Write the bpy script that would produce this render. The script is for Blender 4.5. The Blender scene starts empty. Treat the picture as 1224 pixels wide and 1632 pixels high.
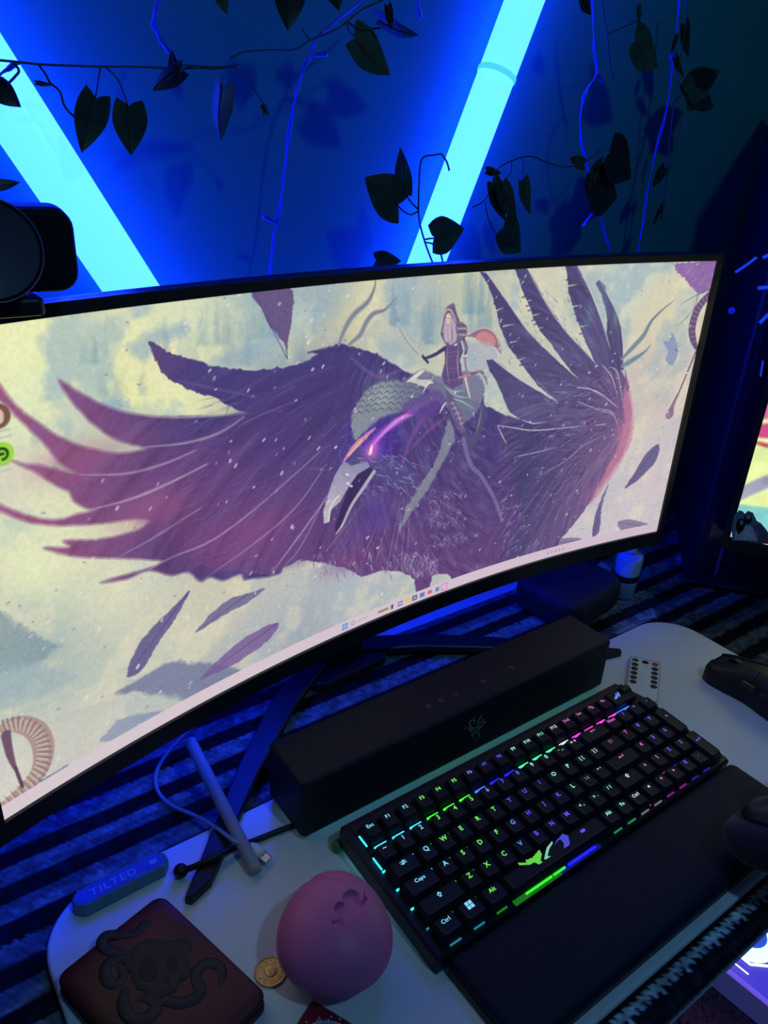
import bpy, bmesh, math, random
import numpy as np
from mathutils import Vector, Matrix
random.seed(7)
rng = np.random.default_rng(11)
scene = bpy.context.scene
COL = scene.collection
PI = math.pi

# ------------------------------------------------------------------ camera
CAMV = [1.96546, -0.59936, 0.44669]
CPOS = np.array([-0.27707, -0.26038, 0.55992])
FPX = 1235.31
def rodrigues(v):
    v = np.array(v); th = np.linalg.norm(v)
    K = np.array([[0, -v[2], v[1]], [v[2], 0, -v[0]], [-v[1], v[0], 0]]) / th
    return np.eye(3) + math.sin(th) * K + (1 - math.cos(th)) * K @ K
CR = rodrigues(CAMV)
cam = bpy.data.cameras.new('camera')
cam.sensor_fit = 'HORIZONTAL'; cam.sensor_width = 36
cam.lens = FPX / 1224 * 36
cam.clip_start = .02; cam.clip_end = 50
co = bpy.data.objects.new('camera', cam); COL.objects.link(co)
M = Matrix([[CR[0][i], -CR[1][i], -CR[2][i], CPOS[i]] for i in range(3)] + [[0, 0, 0, 1]])
co.matrix_world = M
scene.camera = co

# ------------------------------------------------------------------ view, world, lights
vs = scene.view_settings
scene.display_settings.display_device = 'sRGB'
vs.view_transform = 'Standard'; vs.look = 'None'; vs.exposure = 0; vs.gamma = 1
vs.use_curve_mapping = False
world = bpy.data.worlds.new('room_air'); scene.world = world; world.use_nodes = True
world.node_tree.nodes['Background'].inputs[0].default_value = (.07, .22, .62, 1)
world.node_tree.nodes['Background'].inputs[1].default_value = .085

TUBE_L = (.16, .90, 36.0)          # radiance of the light tubes
LAMP_E, LAMP_C = 3.1, (.22, .60, 1.0)   # teal room lamp high behind the camera
LAMP_P = (.12, -.75, 1.45)

def area(name, loc, target, size, energy, color):
    l = bpy.data.lights.new(name, 'AREA'); l.shape = 'DISK'; l.size = size
    l.energy = energy; l.color = color
    o = bpy.data.objects.new(name, l); COL.objects.link(o); o.location = loc
    o.rotation_euler = (Vector(target) - Vector(loc)).to_track_quat('-Z', 'Y').to_euler()
    return o
area('ceiling_lamp', LAMP_P, (.3, .35, .25), .10, LAMP_E, LAMP_C)

# ------------------------------------------------------------------ photo geometry helpers
def ray(px, py):
    d = CR.T @ np.array([(px - 612) / FPX, (py - 816) / FPX, 1.0])
    return d / np.linalg.norm(d)
def onz(px, py, z=0.0):
    d = ray(px, py); return CPOS + d * (z - CPOS[2]) / d[2]
def ony(px, py, y):
    d = ray(px, py); return CPOS + d * (y - CPOS[1]) / d[1]
def onplane(px, py, p0, n):
    d = ray(px, py); p0 = np.array(p0, float); n = np.array(n, float)
    return CPOS + d * ((p0 - CPOS) @ n) / (d @ n)
def lin(c):
    c = np.asarray(c, float)
    return np.where(c <= .04045, c / 12.92, ((c + .055) / 1.055) ** 2.4)
def s255(r, g, b): return tuple(float(x) for x in lin(np.array([r, g, b]) / 255))

# ------------------------------------------------------------------ materials
def mat(name, base, rough=.5, metal=0, emit=None, estr=1, spec=.5, trans=0, noise=0, nscale=60,
        bump=0, bscale=300, alpha=1, coat=0, sheen=0, sss=0, ior=1.45):
    m = bpy.data.materials.new(name); m.use_nodes = True
    nt = m.node_tree; b = nt.nodes['Principled BSDF']
    b.inputs['Base Color'].default_value = (*base, 1); b.inputs['Roughness'].default_value = rough
    b.inputs['Metallic'].default_value = metal; b.inputs['Specular IOR Level'].default_value = spec
    b.inputs['Transmission Weight'].default_value = trans; b.inputs['Alpha'].default_value = alpha
    b.inputs['Coat Weight'].default_value = coat; b.inputs['IOR'].default_value = ior
    b.inputs['Sheen Weight'].default_value = sheen
    if sss:
        b.inputs['Subsurface Weight'].default_value = sss
        b.inputs['Subsurface Radius'].default_value = (.01, .006, .008)
    if emit is not None:
        b.inputs['Emission Color'].default_value = (*emit, 1); b.inputs['Emission Strength'].default_value = estr
    if noise or bump:
        tc = nt.nodes.new('ShaderNodeTexCoord')
        n = nt.nodes.new('ShaderNodeTexNoise'); n.inputs['Scale'].default_value = nscale
        n.inputs['Detail'].default_value = 4
        nt.links.new(tc.outputs['Object'], n.inputs['Vector'])
        if noise:
            mx = nt.nodes.new('ShaderNodeMixRGB'); mx.blend_type = 'MULTIPLY'; mx.inputs[0].default_value = 1
            r = nt.nodes.new('ShaderNodeMapRange')
            r.inputs['From Min'].default_value = .3; r.inputs['From Max'].default_value = .7
            r.inputs['To Min'].default_value = 1 - noise; r.inputs['To Max'].default_value = 1 + noise
            nt.links.new(n.outputs[0], r.inputs['Value'])
            mx.inputs[1].default_value = (*base, 1); nt.links.new(r.outputs[0], mx.inputs[2])
            nt.links.new(mx.outputs[0], b.inputs['Base Color'])
        if bump:
            n2 = nt.nodes.new('ShaderNodeTexNoise'); n2.inputs['Scale'].default_value = bscale
            nt.links.new(tc.outputs['Object'], n2.inputs['Vector'])
            bp = nt.nodes.new('ShaderNodeBump'); bp.inputs['Strength'].default_value = bump
            bp.inputs['Distance'].default_value = .0006
            nt.links.new(n2.outputs[0], bp.inputs['Height']); nt.links.new(bp.outputs[0], b.inputs['Normal'])
    return m
def attr_mat(name, attr, rough=.6, emission=False, estr=1, spec=.3, bump=0, bscale=300):
    m = mat(name, (.02, .02, .02), rough, spec=spec, bump=bump, bscale=bscale); nt = m.node_tree; b = nt.nodes['Principled BSDF']
    a = nt.nodes.new('ShaderNodeAttribute'); a.attribute_name = attr
    if emission:
        nt.links.new(a.outputs['Color'], b.inputs['Emission Color']); b.inputs['Emission Strength'].default_value = estr
    else:
        nt.links.new(a.outputs['Color'], b.inputs['Base Color'])
    return m
def glow(name, rgb, s=1.0): return mat(name, (.01, .01, .01), .5, emit=rgb, estr=s)

# ------------------------------------------------------------------ object helpers
def tag(o, label=None, cat=None, group=None, kind=None):
    if label: o['label'] = label
    if cat: o['category'] = cat
    if group: o['group'] = group
    if kind: o['kind'] = kind
    return o
def thing(name, label, cat, loc=(0, 0, 0), rot=(0, 0, 0), group=None):
    o = bpy.data.objects.new(name, None); COL.objects.link(o)
    o.empty_display_size = .02
    o.location = [float(x) for x in loc]; o.rotation_euler = rot
    return tag(o, label, cat, group)
def obj(name, V, F, m, parent=None, smooth=False, local=False, loc=None, label=None):
    """mesh object; V in the world frame when its parent has only a location, else local=True"""
    V = np.asarray(V, float).reshape(-1, 3)
    if parent is not None and not local: V = V - np.array(parent.location)
    me = bpy.data.meshes.new(name); me.from_pydata([tuple(v) for v in V], [], [tuple(int(i) for i in f) for f in F])
    me.materials.append(m)
    if smooth: me.polygons.foreach_set('use_smooth', [True] * len(me.polygons))
    me.update()
    o = bpy.data.objects.new(name, me); COL.objects.link(o)
    if parent is not None: o.parent = parent
    if loc is not None: o.location = [float(x) for x in loc]
    if label: o['label'] = label
    return o
def base_origin(o):
    """puts the origin of a lone mesh at the middle of its underside"""
    me = o.data; n = len(me.vertices); c = np.empty(n * 3); me.vertices.foreach_get('co', c); c = c.reshape(-1, 3)
    b = np.array([(c[:, 0].min() + c[:, 0].max()) / 2, (c[:, 1].min() + c[:, 1].max()) / 2, c[:, 2].min()])
    me.vertices.foreach_set('co', (c - b).ravel()); me.update(); o.location = Vector(b) + o.location
    return o
def join(*parts):
    V = []; F = []; n = 0
    for v, f in parts:
        v = np.asarray(v, float).reshape(-1, 3); V.append(v); F += [tuple(i + n for i in q) for q in f]; n += len(v)
    return np.concatenate(V), F
def loft(rings, cap0=True, cap1=True, closed=True):
    k = len(rings[0]); V = np.concatenate([np.asarray(r, float).reshape(-1, 3) for r in rings]); F = []
    for i in range(len(rings) - 1):
        for j in range(k if closed else k - 1):
            a = i * k + j; b = i * k + (j + 1) % k; F.append((a, b, b + k, a + k))
    if cap0: F.append(tuple(range(k - 1, -1, -1)))
    if cap1: F.append(tuple((len(rings) - 1) * k + j for j in range(k)))
    return V, F
def rrect(w, d, r, n=5):
    r = max(min(r, w / 2 - 1e-5, d / 2 - 1e-5), 1e-5); P = []
    for cx, cy, a0 in ((w/2-r, d/2-r, 0), (-w/2+r, d/2-r, 90), (-w/2+r, -d/2+r, 180), (w/2-r, -d/2+r, 270)):
        for i in range(n + 1):
            a = math.radians(a0 + 90 * i / n); P.append((cx + r * math.cos(a), cy + r * math.sin(a)))
    return np.array(P)
def ring3(P2, z): return np.column_stack([P2, np.full(len(P2), z)])
def rbox(w, d, h, r=.003, bev=.001, c=(0, 0, 0), n=5, nb=2):
    """rounded box: base centre at c"""
    rings = []
    for i in range(nb + 1):
        a = PI / 2 * i / nb; ins = bev * (1 - math.sin(a)); z = bev * (1 - math.cos(a))
        rings.append(ring3(rrect(w - 2*ins, d - 2*ins, r - ins, n), z))
    top = []
    for i in range(nb + 1):
        a = PI / 2 * i / nb; ins = bev * (1 - math.cos(a)); z = h - bev + bev * math.sin(a)
        top.append(ring3(rrect(w - 2*ins, d - 2*ins, r - ins, n), z))
    V, F = loft(rings + top)
    return V + np.array(c), F
def inset_poly(P, d):
    P = np.asarray(P, float); n = len(P); out = []
    area2 = sum(P[i][0]*P[(i+1) % n][1] - P[(i+1) % n][0]*P[i][1] for i in range(n)); s = 1 if area2 > 0 else -1
    for i in range(n):
        a = P[i] - P[i-1]; b = P[(i+1) % n] - P[i]; a = a/ (np.linalg.norm(a)+1e-12); b = b/(np.linalg.norm(b)+1e-12)
        na = np.array([-a[1], a[0]]) * s; nb_ = np.array([-b[1], b[0]]) * s; m = na + nb_; m = m/(np.linalg.norm(m)+1e-12)
        out.append(P[i] + m * d / max(.35, m @ na))
    return np.array(out)
def prism(P, z0, z1, bev=0):
    P = np.asarray(P, float)
    if sum(P[i][0]*P[(i+1) % len(P)][1] - P[(i+1) % len(P)][0]*P[i][1] for i in range(len(P))) < 0: P = P[::-1]
    if bev: return loft([ring3(P, z0), ring3(P, z1 - bev), ring3(inset_poly(P, bev), z1)])
    return loft([ring3(P, z0), ring3(P, z1)])
def frame_of(t):
    t = t / (np.linalg.norm(t) + 1e-12); a = np.array([0, 0, 1.]) if abs(t[2]) < .9 else np.array([1., 0, 0])
    u = np.cross(a, t); u /= np.linalg.norm(u); return u, np.cross(t, u)
def catmull(P, n=8, closed=False):
    P = np.asarray(P, float); out = []; m = len(P)
    rngi = range(m) if closed else range(m - 1)
    for i in rngi:
        if closed: p0, p1, p2, p3 = P[(i-1) % m], P[i], P[(i+1) % m], P[(i+2) % m]
        else: p0, p1, p2, p3 = P[max(i-1, 0)], P[i], P[i+1], P[min(i+2, m-1)]
        for k in range(n):
            t = k / n
            out.append(.5*((2*p1)+(-p0+p2)*t+(2*p0-5*p1+4*p2-p3)*t*t+(-p0+3*p1-3*p2+p3)*t**3))
    if not closed: out.append(P[-1])
    return np.array(out)
def tube(P, r, k=8, smooth=4, cap=True):
    P = np.asarray(P, float)
    if smooth and len(P) > 2: P2 = catmull(P, smooth)
    else: P2 = P
    r = np.interp(np.linspace(0, 1, len(P2)), np.linspace(0, 1, len(np.atleast_1d(r))), np.atleast_1d(r)) if np.ndim(r) else np.full(len(P2), r)
    rings = []; u = None
    for i, p in enumerate(P2):
        t = P2[min(i+1, len(P2)-1)] - P2[max(i-1, 0)]; t = t/(np.linalg.norm(t)+1e-12)
        if u is None: u, v = frame_of(t)
        else:
            u = u - t*(u @ t); u /= np.linalg.norm(u); v = np.cross(t, u)
        rings.append([p + r[i]*(u*math.cos(2*PI*j/k)+v*math.sin(2*PI*j/k)) for j in range(k)])
    return loft(rings, cap, cap)
def ball(c, r, n=12, sc=(1, 1, 1)):
    rings = []
    for i in range(n + 1):
        th = PI * i / n; th = min(max(th, .02), PI - .02)
        rings.append([(c[0]+r*sc[0]*math.sin(th)*math.cos(2*PI*j/(2*n)), c[1]+r*sc[1]*math.sin(th)*math.sin(2*PI*j/(2*n)), c[2]-r*sc[2]*math.cos(th)) for j in range(2*n)])
    return loft(rings)
def lathe(prof, c=(0, 0, 0), k=32):
    rings = [[(c[0]+r*math.cos(2*PI*j/k), c[1]+r*math.sin(2*PI*j/k), c[2]+z) for j in range(k)] for r, z in prof]
    return loft(rings)
def xf(VF, Mx):
    V, F = VF; V = np.asarray(V, float); A = np.array(Mx)
    return V @ A[:3, :3].T + A[:3, 3], F
def rotz(a, t=(0, 0, 0)):
    c, s = math.cos(a), math.sin(a)
    return [[c, -s, 0, t[0]], [s, c, 0, t[1]], [0, 0, 1, t[2]], [0, 0, 0, 1]]
def basis(x, y, z, t): # columns
    return [[x[0], y[0], z[0], t[0]], [x[1], y[1], z[1], t[1]], [x[2], y[2], z[2], t[2]], [0, 0, 0, 1]]
def grid_obj(name, P, m, parent=None, colors=None, attr='art', smooth=True, local=False):
    H, W = P.shape[:2]; me = bpy.data.meshes.new(name)
    V = P.reshape(-1, 3)
    if parent is not None and not local: V = V - np.array(parent.location)
    me.vertices.add(H*W); me.vertices.foreach_set('co', V.astype(np.float32).ravel())
    idx = np.arange(H*W).reshape(H, W)
    q = np.stack([idx[:-1, :-1], idx[:-1, 1:], idx[1:, 1:], idx[1:, :-1]], -1).reshape(-1, 4)
    me.loops.add(q.size); me.loops.foreach_set('vertex_index', q.ravel().astype(np.int32))
    me.polygons.add(len(q)); me.polygons.foreach_set('loop_start', (np.arange(len(q))*4).astype(np.int32))
    me.polygons.foreach_set('loop_total', np.full(len(q), 4, np.int32))
    me.polygons.foreach_set('use_smooth', np.full(len(q), smooth))
    me.update(calc_edges=True); me.validate()
    if colors is not None:
        a = me.color_attributes.new(attr, 'FLOAT_COLOR', 'POINT')
        c = np.concatenate([colors.reshape(-1, 3), np.ones((H*W, 1))], 1).astype(np.float32)
        a.data.foreach_set('color', c.ravel())
    me.materials.append(m)
    o = bpy.data.objects.new(name, me); COL.objects.link(o)
    if parent is not None: o.parent = parent
    return o
_tc = {}
def text_mesh(body, size, ext=.0001, spacing=1.0):
    key = (body, size, ext, spacing)
    if key in _tc: return _tc[key]
    cu = bpy.data.curves.new('txt', 'FONT'); cu.body = body; cu.size = size; cu.extrude = ext
    cu.align_x = 'CENTER'; cu.align_y = 'CENTER'; cu.resolution_u = 2; cu.offset = size*.012; cu.space_character = spacing
    o = bpy.data.objects.new('txt', cu); COL.objects.link(o)
    dg = bpy.context.evaluated_depsgraph_get(); dg.update()
    me = bpy.data.meshes.new_from_object(o.evaluated_get(dg))
    V = np.array([v.co[:] for v in me.vertices]); F = [tuple(p.vertices) for p in me.polygons]
    bpy.data.objects.remove(o); bpy.data.curves.remove(cu); bpy.data.meshes.remove(me)
    _tc[key] = (V, F); return V, F

# ================================================================== THE SETTING
WALL_Y = .42
def quad(name, P, m, kind='structure'):
    o = obj(name, P, [(0, 1, 2, 3)], m); o['kind'] = kind; return o
m_wall = mat('navy_wall_paint', (.02, .175, .13), .8, spec=.12, noise=.06, nscale=8, bump=.25, bscale=260)
m_side = mat('plain_wall_paint', (.10, .13, .2), .85)
def slab(name, x0, x1, y0, y1, z0, z1, m):
    V, F = loft([[(x0, y0, z0), (x1, y0, z0), (x1, y1, z0), (x0, y1, z0)], [(x0, y0, z1), (x1, y0, z1), (x1, y1, z1), (x0, y1, z1)]])
    o = obj(name, V, F, m); o['kind'] = 'structure'; return o
slab('wall_back', -2.2, 2.4, WALL_Y, WALL_Y + .1, -.76, 1.7, m_wall)

# carpet
m_carpet = mat('purple_carpet_pile', (.22, .10, .16), .95, spec=.05, noise=.6, nscale=420, bump=1, bscale=500)
slab('floor', -2.2, 2.4, -2.0, WALL_Y, -.80, -.76, m_carpet)
nx, ny = 200, 150
gx, gy = np.meshgrid(np.linspace(.42, 1.12, nx), np.linspace(-.16, .36, ny))
tuft = rng.random((ny, nx)) * .012
P = np.stack([gx + rng.normal(0, .0012, gx.shape), gy + rng.normal(0, .0012, gx.shape), -.7599 + tuft], -1)
tag(grid_obj('carpet_pile', P, m_carpet), 'short dark purple carpet pile on the floor below the desk', 'carpet', kind='stuff')

# ================================================================== SCREEN PAINTING
RS, SW, SH = 1.59872, .797, .3336
MC = np.array([.14585, .26589, .28605]); MYAW, MTILT = .05439, .0124
def mon_pt(s, t):        # s -.5..5 across, t -.5..5 up -> monitor local frame (origin MC)
    a = s * SW / RS; lx = RS * np.sin(a); ly = -RS * (1 - np.cos(a)); lz = t * SH
    return np.stack([lx, ly*math.cos(MTILT) + lz*math.sin(MTILT), -ly*math.sin(MTILT) + lz*math.cos(MTILT)], -1)
def mon_world(P):
    c, s = math.cos(MYAW), math.sin(MYAW); P = np.asarray(P, float)
    return np.stack([P[..., 0]*c - P[..., 1]*s, P[..., 0]*s + P[..., 1]*c, P[..., 2]], -1) + MC
CW, CH = 1180, 494
def scr(px, py):          # point of the photographed screen -> canvas (col,row)
    d = ray(px, py); c, s = math.cos(-MYAW), math.sin(-MYAW); R = np.array([[c, -s, 0], [s, c, 0], [0, 0, 1]])
    o = R @ (CPOS - MC); d = R @ d
    c, s = math.cos(MTILT), math.sin(MTILT); T = np.array([[1, 0, 0], [0, c, -s], [0, s, c]])
    o = T @ o; d = T @ d
    o2 = o[:2] + np.array([0, RS]); a = d[0]**2 + d[1]**2; b = o2 @ d[:2]; cc = o2 @ o2 - RS*RS
    t = (-b + math.sqrt(max(b*b - a*cc, 0))) / a; h = o + t*d
    sa = math.atan2(h[0], h[1] + RS) * RS / SW; tt = h[2] / SH
    return ((sa + .5) * CW, (.5 - tt) * CH)
def SP(pts): return np.array([scr(*p) for p in pts])
def vnoise(H, W, cell, seed):
    r = np.random.default_rng(seed); gh, gw = int(H/cell)+3, int(W/cell)+3; g = r.random((gh, gw))
    y = np.arange(H)/cell; x = np.arange(W)/cell; yi = y.astype(int); xi = x.astype(int)
    fy = (y-yi); fx = (x-xi); fy = (fy*fy*(3-2*fy))[:, None]; fx = (fx*fx*(3-2*fx))[None]
    a = g[yi][:, xi]; b = g[yi][:, xi+1]; c = g[yi+1][:, xi]; d = g[yi+1][:, xi+1]
    return (a*(1-fx)+b*fx)*(1-fy)+(c*(1-fx)+d*fx)*fy
def fbm(H, W, cell, seed, o=4):
    s = 0; a = 1; t = 0
    for i in range(o): s = s + a*vnoise(H, W, max(cell/2**i, 1.5), seed+i); t += a; a *= .55
    return s/t
IMG = np.zeros((CH, CW, 3))
JX = (fbm(CH, CW, 9, 50, 3)-.5); JY = (fbm(CH, CW, 9, 60, 3)-.5)
FX = (vnoise(CH, CW, 2.2, 70)-.5)
def region(P, pad):
    x0 = int(max(P[:, 0].min()-pad, 0)); x1 = int(min(P[:, 0].max()+pad+1, CW)); y0 = int(max(P[:, 1].min()-pad, 0)); y1 = int(min(P[:, 1].max()+pad+1, CH))
    return x0, x1, y0, y1
def blend(sl, a, col):
    col = np.asarray(col, float)/255 if not callable(col) else None or col
    IMG[sl] = IMG[sl]*(1-a[..., None]) + col*a[..., None]
def fill(pts, col, alpha=1, soft=2, jit=0, smooth=False, grad=None, canvas=False):
    """polygon fill; grad=(p0,p1,col2): second colour towards p1; points in photo pixels"""
    P = np.array(pts, float) if canvas else SP(pts)
    if smooth: P = catmull(P, 5, True)
    x0, x1, y0, y1 = region(P, soft + jit + 2)
    if x1 <= x0 or y1 <= y0: return
    X, Y = np.meshgrid(np.arange(x0, x1)+.5, np.arange(y0, y1)+.5)
    if jit:
        X = X + JX[y0:y1, x0:x1]*jit*2 + FX[y0:y1, x0:x1]*jit; Y = Y + JY[y0:y1, x0:x1]*jit*2
    ins = np.zeros(X.shape, bool); dm = np.full(X.shape, 1e9); n = len(P)
    for i in range(n):
        a = P[i]; b = P[(i+1) % n]
        cond = ((a[1] > Y) != (b[1] > Y)); ins ^= cond & (X < (b[0]-a[0])*(Y-a[1])/((b[1]-a[1]) if abs(b[1]-a[1]) > 1e-9 else 1e-9)+a[0])
        ab = b-a; t = np.clip(((X-a[0])*ab[0]+(Y-a[1])*ab[1])/(ab@ab+1e-9), 0, 1)
        dm = np.minimum(dm, np.hypot(X-a[0]-t*ab[0], Y-a[1]-t*ab[1]))
    sd = np.where(ins, dm, -dm); A = np.clip(.5+sd/soft, 0, 1)*alpha
    c = np.array(col, float)/255
    if grad:
        g0 = np.array(scr(*grad[0])); g1 = np.array(scr(*grad[1])); dd = g1-g0
        t = np.clip(((X-g0[0])*dd[0]+(Y-g0[1])*dd[1])/(dd@dd), 0, 1)[..., None]; c = c*(1-t)+np.array(grad[2])/255*t
    sl = (slice(y0, y1), slice(x0, x1))
    tex = 1+(FX[sl]*.10)[..., None]
    IMG[sl] = IMG[sl]*(1-A[..., None])+c*tex*A[..., None]
def stroke(pts, w, col, alpha=1, soft=1.2, canvas=False, smooth=True):
    P = np.array(pts, float) if canvas else SP(pts)
    if smooth and len(P) > 2: P = catmull(P, 5)
    w = np.interp(np.linspace(0, 1, len(P)), np.linspace(0, 1, len(np.atleast_1d(w))), np.atleast_1d(w)) if np.ndim(w) else np.full(len(P), float(w))
    x0, x1, y0, y1 = region(P, w.max()+soft+1)
    if x1 <= x0 or y1 <= y0: return
    X, Y = np.meshgrid(np.arange(x0, x1)+.5, np.arange(y0, y1)+.5); A = np.zeros(X.shape)
    for i in range(len(P)-1):
        a = P[i]; ab = P[i+1]-a; t = np.clip(((X-a[0])*ab[0]+(Y-a[1])*ab[1])/(ab@ab+1e-9), 0, 1)
        d = np.hypot(X-a[0]-t*ab[0], Y-a[1]-t*ab[1]); r = w[i]*(1-t)+w[i+1]*t
        A = np.maximum(A, np.clip((r-d)/soft+.5, 0, 1)*np.clip(r*1.5, 0, 1))
    sl = (slice(y0, y1), slice(x0, x1)); A = A[..., None]*alpha
    IMG[sl] = IMG[sl]*(1-A)+np.array(col, float)/255*A
def halo(p, r, col, alpha, sq=(1, 1)):
    c = np.array(scr(*p)); P = np.array([c-r*3, c+r*3]); x0, x1, y0, y1 = region(P, 0)
    X, Y = np.meshgrid(np.arange(x0, x1)+.5, np.arange(y0, y1)+.5)
    A = alpha*np.exp(-(((X-c[0])/sq[0])**2+((Y-c[1])/sq[1])**2)/(r*r))[..., None]; sl = (slice(y0, y1), slice(x0, x1))
    IMG[sl] = IMG[sl]*(1-A)+np.array(col)/255*A

# ---- snowy sky and slopes
CP = [(30,545,238,240,184),(150,520,230,232,176),(300,500,216,222,190),(400,500,166,186,182),(450,480,158,180,184),(520,478,150,172,186),(600,465,222,212,172),
(560,520,216,205,160),(640,485,172,182,188),(680,520,150,172,182),(740,470,190,195,170),(770,500,186,190,170),(850,440,208,204,184),(1000,445,204,210,196),(1060,510,214,206,176),(1040,600,200,186,182),
(1050,740,208,194,198),(990,830,204,194,200),(930,860,198,192,200),(60,640,222,232,190),(200,640,230,230,168),(280,620,232,232,180),(380,600,208,208,168),(30,760,208,212,196),
(100,800,218,222,184),(60,900,232,236,190),(180,940,216,216,190),(20,1010,180,192,182),(60,1050,160,178,176),(150,1080,182,192,182),(250,1000,206,202,184),(330,960,202,198,178),
(450,930,188,188,184),(560,930,178,184,190),(480,1010,162,168,178),(350,1080,170,176,182),(200,1150,206,202,190),(100,1200,200,198,188),(20,1240,215,210,200),(700,560,200,200,175),(760,600,196,200,190),(-100,700,225,228,180),(-120,560,235,238,180)]
gy, gx = np.mgrid[0:CH:8, 0:CW:8]; num = 0; den = 0
for px, py, r, g, b in CP:
    c = scr(px, py); w = 1/(((gx-c[0])**2+(gy-c[1])**2)+900)**1.5; num = num+w[..., None]*np.array([r, g, b]); den = den+w
low = (num/den[..., None])/255
yy = np.arange(CH)/8; xx = np.arange(CW)/8; yi = np.minimum(yy.astype(int), low.shape[0]-2); xi = np.minimum(xx.astype(int), low.shape[1]-2)
fy = np.clip(yy-yi, 0, 1)[:, None, None]; fx = np.clip(xx-xi, 0, 1)[None, :, None]
IMG[:] = (low[yi][:, xi]*(1-fx)+low[yi][:, xi+1]*fx)*(1-fy)+(low[yi+1][:, xi]*(1-fx)+low[yi+1][:, xi+1]*fx)*fy
cl = fbm(CH, CW, 70, 3, 5); k = np.clip((cl-.50)*9, 0, 1)[..., None]
top = np.clip(1.25-np.arange(CH)/CH*2.0, .25, 1)[:, None, None]
IMG[:] = IMG*(1-.62*k*top)+np.array([150, 176, 190])/255*(.62*k*top)
k2 = np.clip((fbm(CH, CW, 40, 23, 5)-.52)*6, 0, 1)[..., None]; IMG[:] = IMG*(1-.35*k2)+np.array([236, 226, 188])/255*.35*k2*np.ones(3)
IMG *= (1+.05*(vnoise(CH, CW, 3, 9)-.5))[..., None]
# misty fir stands
for x, y, w, h, al in [(300,560,60,70,.35),(340,530,40,60,.4),(385,560,50,70,.4),(420,520,36,70,.35),(470,560,30,50,.3),(640,500,22,60,.5),(690,530,26,70,.5),(755,480,20,90,.5),(765,510,26,60,.5),(100,690,70,36,.25),(200,610,60,30,.3),(150,560,40,24,.25)]:
    for q in range(7):
        cx = x+random.uniform(-w, w)/1.5; hh = h*random.uniform(.5, 1)
        fill([(cx-6, y+20), (cx-3, y-hh*.4), (cx, y-hh), (cx+3, y-hh*.4), (cx+6, y+20)], (120, 150, 168), al*.6, 5, 3)
for pts, al in [([(205,560),(225,535),(290,515),(300,530),(260,548),(235,575)], .6), ([(330,575),(400,555),(420,560),(400,580),(350,590)], .4), ([(155,650),(180,630),(200,640),(190,665),(170,675)], .6)]:
    fill(pts, (140, 165, 190), al, 8, 5, True)
fill([(-60,940),(0,972),(45,1005),(95,1030),(70,1052),(20,1070),(-40,1080),(-80,1040)], (128,150,160), .75, 5, 4)
fill([(-40,1060),(30,1050),(80,1062),(120,1080),(60,1110),(-10,1130)], (150,172,182), .5, 8, 5, True)
fill([(180,1108),(215,1085),(260,1060),(286,1052),(300,1058),(330,1055),(392,1068),(350,1100),(300,1118),(250,1108),(215,1102)], (112,118,152), .8, 4, 3)
fill([(205,1112),(260,1104),(300,1118),(270,1140),(210,1150)], (176,186,184), .6, 6, 4, True)
fill([(160,1180),(185,1145),(260,1132),(275,1130),(240,1158),(190,1180)], (128,140,172), .7, 4, 4)
fill([(60,1245),(108,1218),(112,1222),(90,1240)], (110,118,150), .8, 2, 2)
# falling feathers
FEA = (106, 92, 138)
for pts, col, al in [([(403,462),(462,458),(467,500),(459,545),(458,572),(453,548),(432,522),(416,492)], (100,82,128), .95),
  ([(203,1078),(213,1042),(240,1003),(272,972),(302,942),(282,982),(254,1022),(226,1068)], (104,96,142), .95),
  ([(312,1008),(334,980),(368,953),(396,946),(424,936),(398,958),(362,977)], (112,106,146), .9),
  ([(320,1082),(356,1044),(400,1010),(444,992),(428,1020),(384,1052),(350,1070)], (120,94,150), .85),
  ([(996,778),(1012,752),(1030,722),(1050,708),(1046,732),(1022,760)], (104,94,138), .95),
  ([(970,772),(960,800),(955,845),(944,854),(948,822),(960,790)], (104,94,138), .95),
  ([(984,832),(1010,828),(1046,842),(1030,852),(996,850)], (120,110,148), .8),
  ([(1058,545),(1064,560),(1060,575),(1072,582),(1080,560),(1076,540),(1070,530),(1066,545)], (140,150,184), .95),
  ([(845,872),(890,858),(930,860),(900,880)], (130,104,146), .8)]:
    fill(pts, col, al, 1.6, 1.6, len(pts) < 9)
    p0 = pts[0]; p1 = pts[len(pts)//2]
    stroke([p0, p1], [.4, .8], (70, 56, 100), .6)
for a in range(-50, 60, 11):
    t = math.radians(a-80); stroke([(1068, 562), (1068+22*math.cos(t), 562+28*math.sin(t))], [1.6, .4], (142, 152, 186), .9)
fill([(1072,422),(1150,412),(1140,470),(1128,464),(1112,470),(1096,452),(1082,436)], (142,106,164), 1, 2, 4)
for q in range(40):
    x = 1085+random.random()*50; y = 424+random.random()*36*((x-1085)/50+.3); stroke([(x, y), (x+6, y-8)], [.9, .3], (170, 136, 186), .6)
for pp in ([(1134,460),(1112,470),(1090,482),(1084,488)], [(1112,470),(1106,490),(1092,508),(1078,520)]): stroke(pp, [1, .4], (110, 104, 130), .8)
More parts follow.
